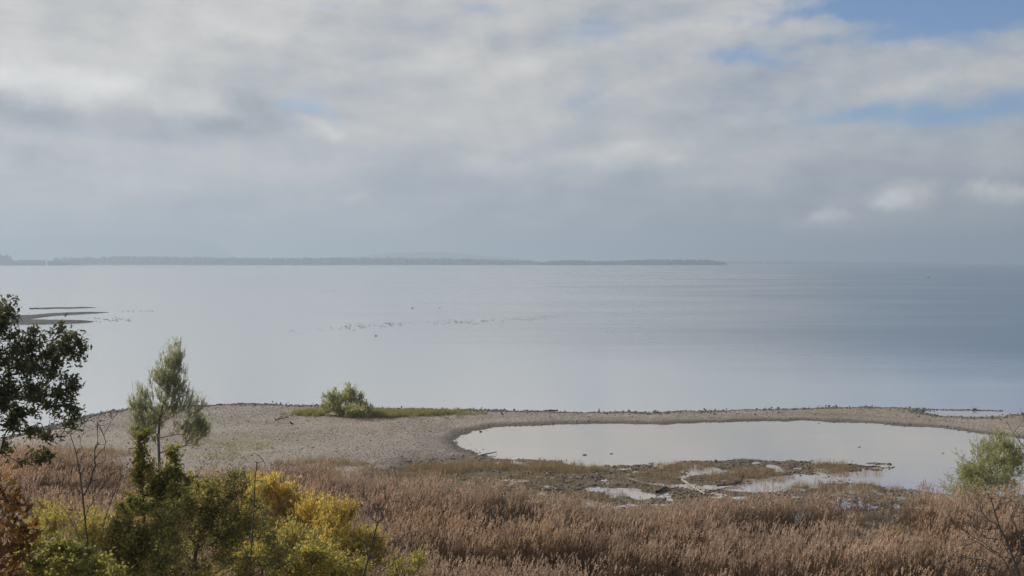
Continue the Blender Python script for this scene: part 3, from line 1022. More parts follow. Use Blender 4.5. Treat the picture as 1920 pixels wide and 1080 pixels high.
# --- green leafy sapling in front of the willow trunk
Y = 27.0
tk = stem([(272, 1000), (268, 930), (262, 860), (258, 800), (250, 745), (248, 715)], Y)
plant('leafy_sapling', 'upright sapling with fresh green leaves and a bare whip top', 'tree', tk[0], tk,
[(266, 845, 10, 34), (262, 890, 14, 26), (276, 915, 20, 26), (256, 940, 20, 22), (300, 905, 14, 30), (240, 955, 22, 16), (322, 860, 9, 26), (268, 810, 8, 22), (318, 900, 18, 20), (345, 895, 18, 12), (290, 945, 30, 20), (272, 870, 14, 24), (325, 850, 10, 20), (335, 885, 14, 14), (340, 920, 26, 22)], Y, 420, 8500,
      (0.09, 0.058), 'green_leaf', 'twig', 'twig', bf=0.3, rtip=0.004, expo=0.42, spread=0.11, up=0.0, seed=31, dscale=1.2, step=0.25, thick=0.02, outw=0.7, droop=0.2)

# --- dark hawthorn-like shrub
Y = 27.5
tk = stem([(362, 1075), (368, 1030), (376, 1000), (400, 965), (425, 930)], Y)
plant('dark_shrub', 'large dark olive shrub with forked black stems', 'shrub', tk[0], tk,
      [(410, 925, 44, 34), (440, 910, 26, 26), (380, 950, 50, 36), (440, 960, 46, 34), (350, 985, 46, 40), (420, 1000, 60, 36), (470, 1000, 44, 30), (330, 1040, 60, 36), (420, 1050, 70, 34), (500, 1040, 44, 34), (480, 1070, 50, 30), (385, 905, 20, 16), (435, 885, 12, 12)],
      Y, 760, 24000, (0.07, 0.042), 'olive_leaf', 'bark_dark', 'bark_dark', bf=0.28, rtip=0.0045, expo=0.46, spread=0.16, seed=33, dscale=0.9, step=0.25, thick=0.025, outw=0.5)
Y = 25.0
tk = stem([(250, 1085), (255, 1050), (258, 1020)], Y)
plant('dark_shrub', 'dense dark green shrub below the leafy sapling', 'shrub', tk[0], tk,
      [(250, 1000, 46, 30), (220, 1030, 46, 34), (290, 1020, 50, 36), (260, 1065, 70, 30), (310, 970, 30, 26), (225, 985, 22, 18), (330, 1075, 50, 26)], Y, 480, 18000, (0.068, 0.044), 'olive_leaf', 'bark_dark', 'bark_dark', bf=0.28, rtip=0.004,
      spread=0.15, seed=34, dscale=0.9, step=0.25, thick=0.025, outw=0.5)
Y = 21.0
tk = stem([(120, 1110), (118, 1080), (120, 1060)], Y)
plant('green_shrub', 'low leaf green shrub at the bottom left beside rusty leaves', 'shrub', tk[0], tk,
      [(110, 1040, 50, 18), (150, 1060, 50, 24), (80, 1070, 50, 24), (185, 1070, 36, 22), (60, 1030, 26, 14)], Y, 340, 8500, (0.08, 0.055), 'green_leaf', 'bark_dark', 'twig', bf=0.28, rtip=0.004,
      spread=0.13, seed=35, dscale=1.0, step=0.22, thick=0.02, outw=0.6, tintlow=(5, 9, 0.8, 1.05))
Y = 30.0
tk = stem([(560, 1090), (562, 1070), (565, 1050)], Y)
plant('green_shrub', 'low amber leafy shrub under the right yellow willow', 'shrub', tk[0], tk,
      [(560, 1050, 50, 28), (610, 1060, 50, 26), (650, 1070, 36, 22), (530, 1070, 40, 24), (590, 1030, 26, 16)], Y, 400, 9500, (0.085, 0.055), 'green_leaf', 'bark_dark', 'twig', bf=0.28, rtip=0.004,
      spread=0.15, seed=36, dscale=1.0, step=0.22, thick=0.02, outw=0.6, tintlow=(0, 1, 1.45, 1.45))


# --- bare saplings and whips
def bare(name, label, Y, stems, tw, seed, rt=0.004, nleaf=0, lm='brown_oak_leaf', ex=0.40, mat='twig', group='bare saplings'):
    rg = np.random.default_rng(seed)
    tk = stem(stems, Y)
    ext = [at(a, b, Y + rg.normal(0, 0.25)) for a, b in tw]
    plant(name, label, 'tree', tk[0], tk, [], Y, 0, nleaf, (0.09, 0.04), lm, mat, mat, bf=0.45, rtip=rt, expo=ex, spread=0.05, seed=seed, step=0.18, extra=ext, thick=0.012, group=group, crown='dead_leaves', jit=0.07)


def fan(x0, y0, pts, rg_seed, n=3, r=10):
    rg = np.random.default_rng(rg_seed)
    o_ = []
    for a, b in pts:
        o_.append((a, b))
        for _ in range(n):
            o_.append((a + rg.normal(0, r), b + rg.normal(0, r * 0.8)))
    return o_


bare('bare_sapling', 'thin bare twin stemmed sapling between oak and willow', 24.0, [(170, 1075), (166, 1040), (160, 980), (155, 930), (150, 890), (143, 850), (132, 815)],
     fan(0, 0, [(180, 800), (183, 830), (188, 790), (178, 860), (174, 900), (205, 780), (165, 786), (196, 840), (148, 840), (150, 800), (176, 940), (182, 870), (160, 850), (140, 880), (190, 900)], 1, 3, 8), 51, 0.0055, 30)
bare('bare_sapling', 'leaning bare sapling with crooked twigs right of the twin stemmed one', 23.0, [(186, 1060), (190, 1010), (198, 970), (208, 940), (222, 905)],
     fan(0, 0, [(238, 870), (225, 880), (208, 860), (212, 885), (240, 895)], 2, 2, 7), 52, 0.004, 40)
bare('bare_sapling', 'bare arching whip over the olive yellow thicket', 20.0, [(170, 1060), (158, 1030), (140, 990), (128, 965), (112, 945)], fan(0, 0, [(108, 935), (135, 960)], 3, 1, 6), 53, 0.004, 12)
bare('bare_sapling', 'bare forked shrub stems before the golden willow and reeds', 26.0, [(680, 1085), (690, 1050), (700, 1010), (708, 980)],
     fan(0, 0, [(665, 970), (672, 1000), (682, 960), (692, 965), (716, 950), (730, 985), (745, 1010), (655, 990), (700, 950), (720, 1000), (668, 1040), (740, 1040), (712, 910), (660, 1010), (676, 930), (724, 960), (752, 1000), (690, 1010), (705, 1040), (735, 1060)], 4, 4, 9), 54, 0.0055)
bare('bare_sapling', 'bare slanting twigs crossing the left golden willow', 25.0, [(468, 1080), (472, 1020), (476, 960), (478, 900), (482, 868)], fan(0, 0, [(480, 862), (488, 872), (498, 950), (540, 940), (552, 940), (520, 960), (565, 1020), (610, 1000), (505, 930), (590, 985), (580, 1010), (540, 985), (495, 905)], 5, 2, 8), 55, 0.0055)
bare('bare_sapling', 'bare branching tree at the right edge of the picture', 22.0, [(1915, 1090), (1905, 1060), (1890, 1020), (1875, 990), (1865, 960), (1858, 935)],
     fan(0, 0, [(1850, 910), (1838, 930), (1866, 900), (1880, 940), (1900, 970), (1915, 990), (1930, 1000), (1820, 960), (1830, 1000), (1808, 1010), (1850, 1030), (1870, 1050), (1895, 930), (1905, 950), (1840, 960), (1822, 985), (1925, 1030), (1845, 1060), (1860, 1010), (1885, 1075), (1800, 1040), (1912, 940)], 6, 5, 14), 56, 0.0055)
bare('bare_sapling', 'single bare branch hanging in at the right edge above the bush', 20.0, [(1990, 1080), (1985, 1000), (1970, 920), (1945, 870), (1925, 842)],
     [(1887, 790), (1900, 812), (1912, 826), (1903, 806), (1900, 840), (1905, 858), (1911, 764), (1920, 785), (1915, 870), (1935, 800)], 57, 0.004)

# ================================================================== scattered stuff
def variants(name, meshes):
    c = bpy.data.collections.new(name)
    for i, me_ in enumerate(meshes):
        o = bpy.data.objects.new('%s_kind' % name, me_)
        c.objects.link(o)
    return c


def scatter(name, pts, rot, scl, nvar, coll, label, cat):
    n = len(pts)
    me_ = bpy.data.meshes.new(name)
    me_.vertices.add(n)
    me_.vertices.foreach_set('co', np.asarray(pts, np.float32).ravel())
    a = me_.attributes.new('rot', 'FLOAT_VECTOR', 'POINT')
    a.data.foreach_set('vector', np.asarray(rot, np.float32).ravel())
    a = me_.attributes.new('scl', 'FLOAT_VECTOR', 'POINT')
    a.data.foreach_set('vector', np.asarray(scl, np.float32).ravel())
    a = me_.attributes.new('vi', 'INT', 'POINT')
    a.data.foreach_set('value', np.random.default_rng(n).integers(0, nvar, n).astype(np.int32))
    o = link(name, me_, kind='stuff', label=label, cat=cat)
    g_ = bpy.data.node_groups.new(name, 'GeometryNodeTree')
    g_.interface.new_socket('Geometry', in_out='INPUT', socket_type='NodeSocketGeometry')
    g_.interface.new_socket('Geometry', in_out='OUTPUT', socket_type='NodeSocketGeometry')
    N, L = g_.nodes, g_.links
    gi, go = N.new('NodeGroupInput'), N.new('NodeGroupOutput')
    ci = N.new('GeometryNodeCollectionInfo')
    ci.inputs[0].default_value = coll
    ci.inputs['Separate Children'].default_value = True
    ci.inputs['Reset Children'].default_value = True
    ip = N.new('GeometryNodeInstanceOnPoints')
    ip.inputs['Pick Instance'].default_value = True

    def na(nm, typ):
        x_ = N.new('GeometryNodeInputNamedAttribute')
        x_.data_type = typ
        x_.inputs[0].default_value = nm
        return [s for s in x_.outputs if s.enabled and s.name == 'Attribute'][0]
    er = N.new('FunctionNodeEulerToRotation')
    L.new(na('rot', 'FLOAT_VECTOR'), er.inputs[0])
    L.new(gi.outputs[0], ip.inputs['Points'])
    L.new(ci.outputs[0], ip.inputs['Instance'])
    L.new(na('vi', 'INT'), ip.inputs['Instance Index'])
    L.new(er.outputs[0], ip.inputs['Rotation'])
    L.new(na('scl', 'FLOAT_VECTOR'), ip.inputs['Scale'])
    L.new(ip.outputs[0], go.inputs[0])
    md = o.modifiers.new('scatter', 'NODES')
    md.node_group = g_
    return o


def strip(pts, w, side):
    """flat ribbon through pts"""
    pts = np.asarray(pts)
    n = len(pts)
    ww = np.asarray(w)[:, None] * 0.5
    v = np.concatenate([pts - side * ww, pts + side * ww])
    i = np.arange(n - 1)
    f = np.stack([i, i + 1, i + 1 + n, i + n], 1)
    return v, f


def join(parts):
    V_, F_, T_ = [], [], []
    n = 0
    for v, f, t_ in parts:
        V_.append(v)
        F_.append(f + n)
        T_.append(np.full(len(v), t_) if np.isscalar(t_) else t_)
        n += len(v)
    return np.concatenate(V_), np.concatenate(F_), np.concatenate(T_)


def reed_clump(seed, nst=7, rad_=0.38):
    rg = np.random.default_rng(seed)
    parts = []
    for s in range(nst):
        a = rg.random() * 6.283
        r = rad_ * math.sqrt(rg.random())
        b = np.array([r * math.cos(a), r * math.sin(a), 0])
        h = 1.55 + 0.8 * rg.random()
        lean = np.array([rg.normal(0.07, 0.09), rg.normal(-0.03, 0.09), 0])
        ts = np.array([0, 0.5, 1.0])
        pts = b + ts[:, None] * np.array([0, 0, h]) + (ts ** 2)[:, None] * lean
        th = rg.random() * 3.14
        sd = np.array([math.cos(th), math.sin(th), 0])
        v, f = strip(pts, [0.014, 0.012, 0.008], sd)
        parts.append((v, f, 0.15 + 0.25 * rg.random()))
        for k in range(4):
            u = 0.22 + 0.5 * rg.random()
            p0 = b + np.array([0, 0, h * u]) + u * u * lean
            aa = rg.normal(0.2, 1.4)
            dr = np.array([math.cos(aa), math.sin(aa), 0])
            L_ = 0.24 + 0.22 * rg.random()
            p1 = p0 + dr * L_ * 0.45 + np.array([0, 0, L_ * 0.42])
            p2 = p0 + dr * L_ * 0.95 + np.array([0, 0, L_ * (0.25 - 0.6 * rg.random())])
            sd = np.array([-dr[1], dr[0], 0.25])
            v, f = strip([p0, p1, p2], [0.020, 0.026, 0.004], sd)
            parts.append((v, f, 0.05 + 0.45 * rg.random()))
        # plume nodding with the wind
        if rg.random() < 0.85:
            top = pts[-1]
            nod = np.array([0.55 + 0.3 * rg.normal(), -0.1 + 0.35 * rg.normal(), 0])
            L_ = 0.22 + 0.12 * rg.random()
            tb = 0.62 + 0.33 * rg.random()
            for k in range(16):
                u = rg.random() ** 0.8
                c = top + np.array([0, 0, 1]) * L_ * u + nod * L_ * 0.55 * u * u
                aa = rg.random() * 6.283
                wd = 0.055 * (1 - 0.75 * u)
                d = np.array([math.cos(aa) * 0.55, math.sin(aa) * 0.55, 0.75]) + nod * 0.5
                d /= np.linalg.norm(d)
                e = c + d * (0.055 + 0.04 * rg.random())
                sd = np.cross(d, rg.normal(0, 1, 3))
                sd /= np.linalg.norm(sd) + 1e-9
                v = np.array([c, (c + e) / 2 + sd * 0.015, e, (c + e) / 2 - sd * 0.015])
                parts.append((v, np.array([[0, 1, 2, 3]]), min(1.0, tb + 0.08 * rg.normal())))
    v, f, t_ = join(parts)
    return mesh_np('reed_kind', v, f, M['reed'], np.clip(t_, 0, 1))


rc = variants('reed', [reed_clump(100 + i) for i in range(14)])
rg = np.random.default_rng(71)
N0 = 33000
rx = rg.uniform(-44, 46, N0)
ry = rg.uniform(36, 72, N0)
keep = np.abs(rx) < ry * 0.56 + 3
rx, ry = rx[keep], ry[keep]
s_ = sdist(rx, ry, reedpoly) + (fbm(rx * 0.5, ry * 0.5, 3, 61) - 0.5) * 2.4
dens = sstep(s_, -0.6, 1.6) * (0.35 + 0.65 * sstep(s_, 0.5, 6))
hol = fbm(rx * 0.16 + 5, ry * 0.30, 3, 77)
hol2 = fbm(rx * 0.45, ry * 0.6, 2, 78)
dens = dens * (1 - 0.8 * sstep(hol, 0.53, 0.64))
keep = rg.random(len(rx)) < dens
rx, ry, s_, hol, hol2 = rx[keep], ry[keep], s_[keep], hol[keep], hol2[keep]
rz = ground(rx, ry, False)[0]
rz = np.minimum(rz, 1.2)
sc_ = 0.78 + 0.30 * rg.random(len(rx)) + (hol2 - 0.5) * 0.55
sc_ = sc_ * (1 - 0.46 * sstep(hol, 0.52, 0.66)) * (0.62 + 0.38 * sstep(s_, 0, 5))
rot = np.stack([rg.normal(0, 0.07, len(rx)), rg.normal(0, 0.07, len(rx)), rg.normal(0, 0.8, len(rx))], 1)
scatter('reed_bed', np.stack([rx, ry, rz], 1), rot, np.stack([np.ones_like(sc_) * 0.85, np.ones_like(sc_) * 0.85, sc_ * 0.97], 1), 14, rc,
        'broad bed of brown dry reeds with pale plumes before the lagoon', 'reeds')


# grass tufts
def tuft(seed, mat, n=16, h=0.4, r=0.2, w=0.016, lean=0.18, name='tuft'):
    rg = np.random.default_rng(seed)
    parts = []
    for k in range(n):
        a = rg.random() * 6.283
        rr = r * math.sqrt(rg.random())
        b = np.array([rr * math.cos(a), rr * math.sin(a), -0.03])
        hh_ = h * (0.5 + 0.7 * rg.random())
        ln = rg.normal(0, lean, 3) * hh_ / max(h, 0.01) * 1.0
        ln[2] = 0
        th = rg.random() * 3.14
        v, f = strip([b, b + np.array([0, 0, hh_ * 0.55]) + ln * 0.3, b + np.array([0, 0, hh_]) + ln], [w, w * 0.8, w * 0.15], np.array([math.cos(th), math.sin(th), 0]))
        parts.append((v, f, rg.random()))
    v, f, t_ = join(parts)
    return mesh_np(name + '_kind', v, f, M[mat], t_)


def zat(x, y, det=True):
    return ground(np.asarray(x, float), np.asarray(y, float), det)[0]


def scat_px(lst, rg):
    """ground points round pixel ellipses (column, row, half width, half height, count)"""
    X, Y_ = [], []
    for (a, b, rx_, ry_, n) in lst:
        r = np.sqrt(rg.random(n))
        th = rg.random(n) * 6.283
        px, py = a + rx_ * r * np.cos(th), b + ry_ * r * np.sin(th)
        yy = (CAMH - 0.4) * F / (py - HOR)
        X.append((px - 960) * yy / F)
        Y_.append(yy)
    return np.concatenate(X), np.concatenate(Y_)


rg = np.random.default_rng(81)
gc = variants('grass', [tuft(200 + i, 'grass', 18, 0.46, 0.22, 0.022) for i in range(6)])
x, y = scat_px([(578, 779, 28, 4.5, 130), (590, 778, 18, 4, 90), (760, 778, 80, 5, 420), (725, 780, 45, 6, 300), (790, 777, 55, 4, 240), (835, 775, 36, 2.5, 60), (670, 783, 40, 4, 110), (760, 779, 130, 8, 90), (575, 780, 50, 7, 40), (880, 776, 40, 3, 20)], rg)
z = zat(x, y)
n = len(x)
sc_ = 0.55 + 0.6 * rg.random(n)
scatter('grass', np.stack([x, y, z], 1), np.stack([np.zeros(n), np.zeros(n), rg.random(n) * 6.28], 1), np.stack([sc_, sc_, sc_ * 1.1], 1), 6, gc, 'yellow green grass strip around the willow bush on the spit', 'grass')
x, y = scat_px([(450, 843, 62, 9, 170), (60, 876, 60, 10, 260), (420, 862, 60, 8, 140)], rg)
z = zat(x, y)
n = len(x)
sc_ = 0.18 + 0.22 * rg.random(n)
scatter('sparse_grass', np.stack([x, y, z], 1), np.stack([np.zeros(n), np.zeros(n), rg.random(n) * 6.28], 1), np.stack([sc_, sc_, sc_], 1), 6, gc, 'thin short green grass growing through the gravel', 'grass')

# dry stubble on the marsh and standing in its margin
dc = variants('stubble', [tuft(240 + i, 'dry_grass', 12, 0.5, 0.28, 0.014, 0.12) for i in range(6)])
rg = np.random.default_rng(83)
x, y = scat_px([(930, 866, 150, 7, 520), (830, 872, 70, 8, 260), (1060, 872, 70, 6, 320), (1280, 868, 60, 6, 160), (1230, 884, 50, 7, 80), (1400, 885, 90, 12, 260),
                (1560, 868, 40, 8, 110), (1610, 877, 60, 8, 60), (1100, 890, 200, 22, 160), (900, 890, 160, 18, 200), (1330, 903, 160, 14, 100), (1560, 905, 90, 10, 200), (600, 876, 90, 5, 200), (760, 890, 90, 10, 260), (120, 856, 130, 10, 600), (1120, 922, 60, 8, 70), (1640, 908, 60, 5, 60)], rg)
z = np.maximum(zat(x, y), -0.15)
n = len(x)
sc_ = 0.5 + 0.9 * rg.random(n) ** 2
scatter('dry_stubble', np.stack([x, y, z], 1), np.stack([rg.normal(0, 0.1, n), rg.normal(0, 0.1, n), rg.random(n) * 6.28], 1), np.stack([np.full(n, 0.9), np.full(n, 0.9), sc_], 1), 6, dc, 'dry tan stubble and reed stalks fringing the lagoon', 'stubble')


# clods and dead mats on the marsh, pebbles on the spit
def rock(seed, flat, mat, name, jit=0.22):
    rg = np.random.default_rng(seed)
    import bmesh
    bm = bmesh.new()
    bmesh.ops.create_icosphere(bm, subdivisions=1, radius=1.0)
    v = np.array([p.co[:] for p in bm.verts])
    f = np.array([[p.index for p in q_.verts] for q_ in bm.faces])
    bm.free()
    v = v * (1 + (rg.random((len(v), 1)) - 0.5) * 2 * jit) * np.array([1, 0.75, flat])
    return mesh_np(name + '_kind', v, f, M[mat], smooth=False)


pc = variants('pebble', [rock(300 + i, 0.6, 'stone', 'pebble') for i in range(5)])
kc = variants('dark_pebble', [rock(320 + i, 0.6, 'dark_stone', 'dark_pebble') for i in range(5)])
cc = variants('clod', [rock(340 + i, 0.45, 'clod', 'clod', 0.4) for i in range(6)])
rg = np.random.default_rng(85)
N0 = 150000
x = rg.uniform(-56, 60, N0)
y = rg.uniform(66, 112, N0)
k_ = np.abs(x) < y * 0.54
x, y = x[k_], y[k_]
z, sl, sg, wm = ground(x, y)
ok = (z > -0.03) & (sl > -1) & (wm < 0.35) & (sdist(x, y, reedpoly) < -0.5)
pr = 0.22 + 0.5 * sstep(fbm(x * 0.3, y * 0.3, 3, 90), 0.4, 0.65) + 0.25 * sstep(x, 10, 30)
ok &= rg.random(len(x)) < pr
x, y, z = x[ok], y[ok], z[ok]
n = len(x)
sc_ = (0.024 + 0.03 * rg.random(n) ** 2 + 0.06 * (rg.random(n) < 0.02) * rg.random(n))
scatter('gravel', np.stack([x, y, z + sc_ * 0.2], 1), np.stack([rg.normal(0, 0.3, n), rg.normal(0, 0.3, n), rg.random(n) * 6.28], 1), np.stack([sc_, sc_, sc_], 1) * 1.25, 5, pc, 'grey tan gravel covering the spit', 'gravel')

# dark stones strewn along the waterlines and over the gravel
N0 = 90000
x = rg.uniform(-60, 60, N0)
y = rg.uniform(66, 114, N0)
k_ = np.abs(x) < y * 0.54
x, y = x[k_], y[k_]
z, sl, sg, wm = ground(x, y)
far = (sg < -2.0) & (sl < 4)
edge = np.where(far, np.exp(-((z - 0.07) / 0.11) ** 2), np.exp(-((z - 0.03) / 0.07) ** 2)) * (wm < 0.4)
pr = edge * np.where(far, 0.85, 0.22) + 0.003 * (z > 0.05) * (wm < 0.4)
ok = (rg.random(len(x)) < pr) & (sdist(x, y, reedpoly) < -0.5)
x, y, z, far = x[ok], y[ok], z[ok], far[ok]
bx_ = rg.uniform(1712, 1880, 260)                     # broken line of stones closing the inlet
by_ = 767.2 + (bx_ - 1712) * 0.018 + rg.normal(0, 0.5, 260)
bY = CAMH * F / (by_ - HOR)
x, y, z, far = np.concatenate([x, (bx_ - 960) * bY / F]), np.concatenate([y, bY]), np.concatenate([z, np.full(260, -0.01)]), np.concatenate([far, np.zeros(260, bool)])
n = len(x)
sc_ = 0.04 + 0.065 * rg.random(n) ** 1.5 + far * 0.06 * rg.random(n)
scatter('shore_stones', np.stack([x, y, np.maximum(z, -0.03) + sc_ * 0.2], 1), np.stack([rg.normal(0, 0.3, n), rg.normal(0, 0.3, n), rg.random(n) * 6.28], 1), np.stack([sc_, sc_, sc_ * 1.1], 1), 5, kc, 'dark wet stones along the waterlines of the spit', 'stones')

N0 = 26000
x = rg.uniform(-14, 40, N0)
y = rg.uniform(56, 82, N0)
z, sl, sg, wm = ground(x, y)
ok = (wm > 0.4) & (z > -0.06) & (rg.random(N0) < 0.25 + 0.75 * sstep(fbm(x * 0.5, y * 0.5, 3, 95), 0.4, 0.6))
x, y, z = x[ok], y[ok], z[ok]
n = len(x)
sc_ = 0.04 + 0.12 * rg.random(n) ** 2
scatter('marsh_clods', np.stack([x, y, z], 1), np.stack([rg.normal(0, 0.2, n), rg.normal(0, 0.2, n), rg.random(n) * 6.28], 1), np.stack([sc_ * 1.5, sc_, sc_], 1), 6, cc, 'brown clods and dead plant mats of the marsh flat', 'mud')


# ================================================================== single things on the shore
def stone_mesh(seed, mat, flat=0.5):
    rg = np.random.default_rng(seed)
    v = ICV * (1 + 0.10 * rg.normal(0, 1, (len(ICV), 1)))
    for _ in range(4):
        d = rg.normal(0, 1, 3)
        d /= np.linalg.norm(d)
        t_ = v @ d
        v = v - np.outer(np.maximum(t_ - 0.72, 0), d)
    v = v * np.array([1, 0.7, flat])
    return mesh_np('stone', v, ICF, M[mat])


for i, (px, py, wpx, lab) in enumerate([
    (1096, 853.5, 11, 'flat dark stone in the lagoon, the larger one near its left shore'),
    (1146, 851, 8, 'small flat dark stone in the lagoon right of the larger one'),
    (1611, 838.5, 8, 'dark stone alone in the middle of the right lagoon'),
    (1768, 850, 6, 'small dark stone in the lagoon just left of the willow bush'),
    (901, 810, 7, 'upright dark stone in shallow water at the left lagoon tip'),
    (932, 799.5, 6, 'dark stone on the waterline right of the lagoon tip'),
    (1667, 870.5, 14, 'long dark slab lying in water at the tip of the marsh'),
    (1452, 900, 10, 'dark boulder in the shallow pool among the marsh clods'),
    (1797, 807, 7, 'dark stone at the foot of the right hand gravel bank'),
    (556, 826, 7, 'dark stone lying alone on the open gravel at left'),
]):
    p = P(px, py, 0.0)
    s = wpx * p[1] / F * 0.42
    zz = max(0.0, gz1(p[0], p[1]))
    if zz > 0.1:
        p = P(px, py, zz)
    o = link('stone', stone_mesh(400 + i, 'dark_stone', 0.42 if i != 4 else 0.9), label=lab, cat='stone', loc=(p[0], p[1], zz + s * 0.12))
    o.scale = (s, s, s * (1.0 if i not in (0, 1, 6) else 0.7))
    o.rotation_euler = (0, 0, 0.1 * i if i in (0, 1, 6) else 0.7 * i)


def log(name, label, pts, r0, r1, mat, cat='driftwood', twigs=()):
    """one piece of driftwood through world points, tapering, with stub twigs"""
    base = np.asarray(pts[0], float)
    pts = [np.asarray(p, float) - base for p in pts]
    fine = []
    rg = np.random.default_rng(len(label))
    for a, b in zip(pts[:-1], pts[1:]):
        for s in np.linspace(0, 1, 5, endpoint=False):
            fine.append(a + (b - a) * s + rg.normal(0, r0 * 0.18, 3))
    fine.append(pts[-1])
    nodes = list(fine)
    par = [-1] + list(range(len(fine) - 1))
    rad = list(np.linspace(r0, r1, len(fine)))
    for (k, dx_, dy_, dz_, r) in twigs:
        i = int(k * (len(fine) - 1))
        nodes.append(fine[i] + np.array([dx_, dy_, dz_]) * 0.5 + rg.normal(0, 0.02, 3))
        par.append(i)
        rad.append(r)
        nodes.append(fine[i] + np.array([dx_, dy_, dz_]))
        par.append(len(nodes) - 2)
        rad.append(r * 0.5)
    v, f = tubes(np.array(nodes), np.array(par), np.array(rad), lambda r: True, 7)
    # close the butt ends
    o = link(name, mesh_np(name, v, f, M[mat], smooth=True), label=label, cat=cat, loc=tuple(base))
    return o


def G(px, py, dz=0.08):
    p = P(px, py, 0.05)
    return np.array([p[0], p[1], max(0.02, gz1(p[0], p[1])) + dz])


log('driftwood', 'bleached straight pale log lying slanted by the marsh pools', [G(1279, 906, 0.25), G(1300, 917, 0.15), G(1322, 929, 0.12)], 0.075, 0.055, 'drift_wood', twigs=((0.5, 0.3, -0.2, 0.25, 0.03),))
log('driftwood', 'thin pale branch left of the bleached straight log', [G(1180, 903, 0.15), G(1208, 908, 0.12), G(1240, 914, 0.1)], 0.05, 0.025, 'drift_wood', twigs=((0.6, 0.25, -0.3, 0.2, 0.02), (0.3, 0.2, 0.3, 0.25, 0.015)))
log('driftwood', 'short dark log between the pale branch and pale log', [G(1232, 924, 0.1), G(1250, 917, 0.14)], 0.09, 0.06, 'wet_wood', twigs=((0.7, 0.3, 0.1, 0.3, 0.03),))
log('driftwood', 'dark curved branch with pale upturned end on the marsh', [G(1345, 913, 0.1), G(1372, 910, 0.1), G(1388, 908, 0.18), G(1394, 904, 0.45)], 0.06, 0.04, 'wet_wood', twigs=((0.4, 0.4, 0.2, 0.15, 0.025),))
log('driftwood', 'small pale crooked stick above the pale branch', [G(1282, 896, 0.2), G(1288, 898, 0.1), G(1294, 899, 0.08)], 0.04, 0.025, 'drift_wood')
log('driftwood', 'dark stick pointing into the left end of the lagoon', [G(903, 855, 0.1), G(918, 852, 0.12), G(931, 850.5, 0.15)], 0.06, 0.03, 'wet_wood')
log('driftwood', 'dark log stranded on the lake edge of the spit', [P(1023, 771, 0.1) + np.array([0, 0, 0.05]), P(1034, 770.5, 0.1) + np.array([0, 0, 0.06]), P(1046, 771, 0.1) + np.array([0, 0, 0.05])], 0.09, 0.06, 'wet_wood', twigs=((0.4, 0.1, 0, 0.15, 0.05), (0.95, 0.1, 0.1, 0.1, 0.04)))
log('driftwood', 'long low dark branch floating at the marsh tip', [P(1608, 873.5) + np.array([0, 0, 0.03]), P(1626, 876) + np.array([0, 0, 0.05]), P(1645, 875) + np.array([0, 0, 0.03])], 0.06, 0.03, 'wet_wood')
log('driftwood', 'fan of dark dead branches lying on the open gravel', [G(516, 799, 0.05), G(526, 797, 0.1), G(541, 795, 0.12)], 0.05, 0.03, 'wet_wood',
    twigs=((0.3, 0.3, 0.3, 0.35, 0.02), (0.5, 0.35, -0.2, 0.35, 0.02), (0.6, -0.2, 0.3, 0.4, 0.02), (0.8, 0.3, 0.2, 0.3, 0.018), (0.9, 0.25, -0.3, 0.25, 0.018), (0.15, -0.3, 0.2, 0.2, 0.018)))
log('driftwood', 'dark snag rising from the water off the right bank', [P(1824, 770) + np.array([0, 0, 0.0]), P(1829, 769.5) + np.array([0, 0, 0.2])], 0.08, 0.05, 'wet_wood', twigs=((0.6, -0.25, 0, 0.25, 0.03), (0.6, 0.3, 0.1, 0.22, 0.03), (0.9, 0.15, -0.2, 0.1, 0.02)))
log('driftwood', 'white bleached stick end in the dark marsh litter', [G(1306, 923, 0.1), G(1301, 915, 0.25)], 0.04, 0.02, 'drift_wood')
# a grey-white block beside the bush and a white stone by the stubble
for (px, py, s, lab) in [(610, 770, 0.22, 'pale block beside the left foot of the willow bush'), (836, 861, 0.14, 'small white stone in the tan stubble left of the lagoon')]:
    p = P(px, py, 0.45)
    zz = gz1(p[0], p[1])
    o = link('pale_stone', stone_mesh(int(px), 'white', 0.8), label=lab, cat='stone', loc=(p[0], p[1], zz + s * 0.45))
    o.scale = (s, s, s)


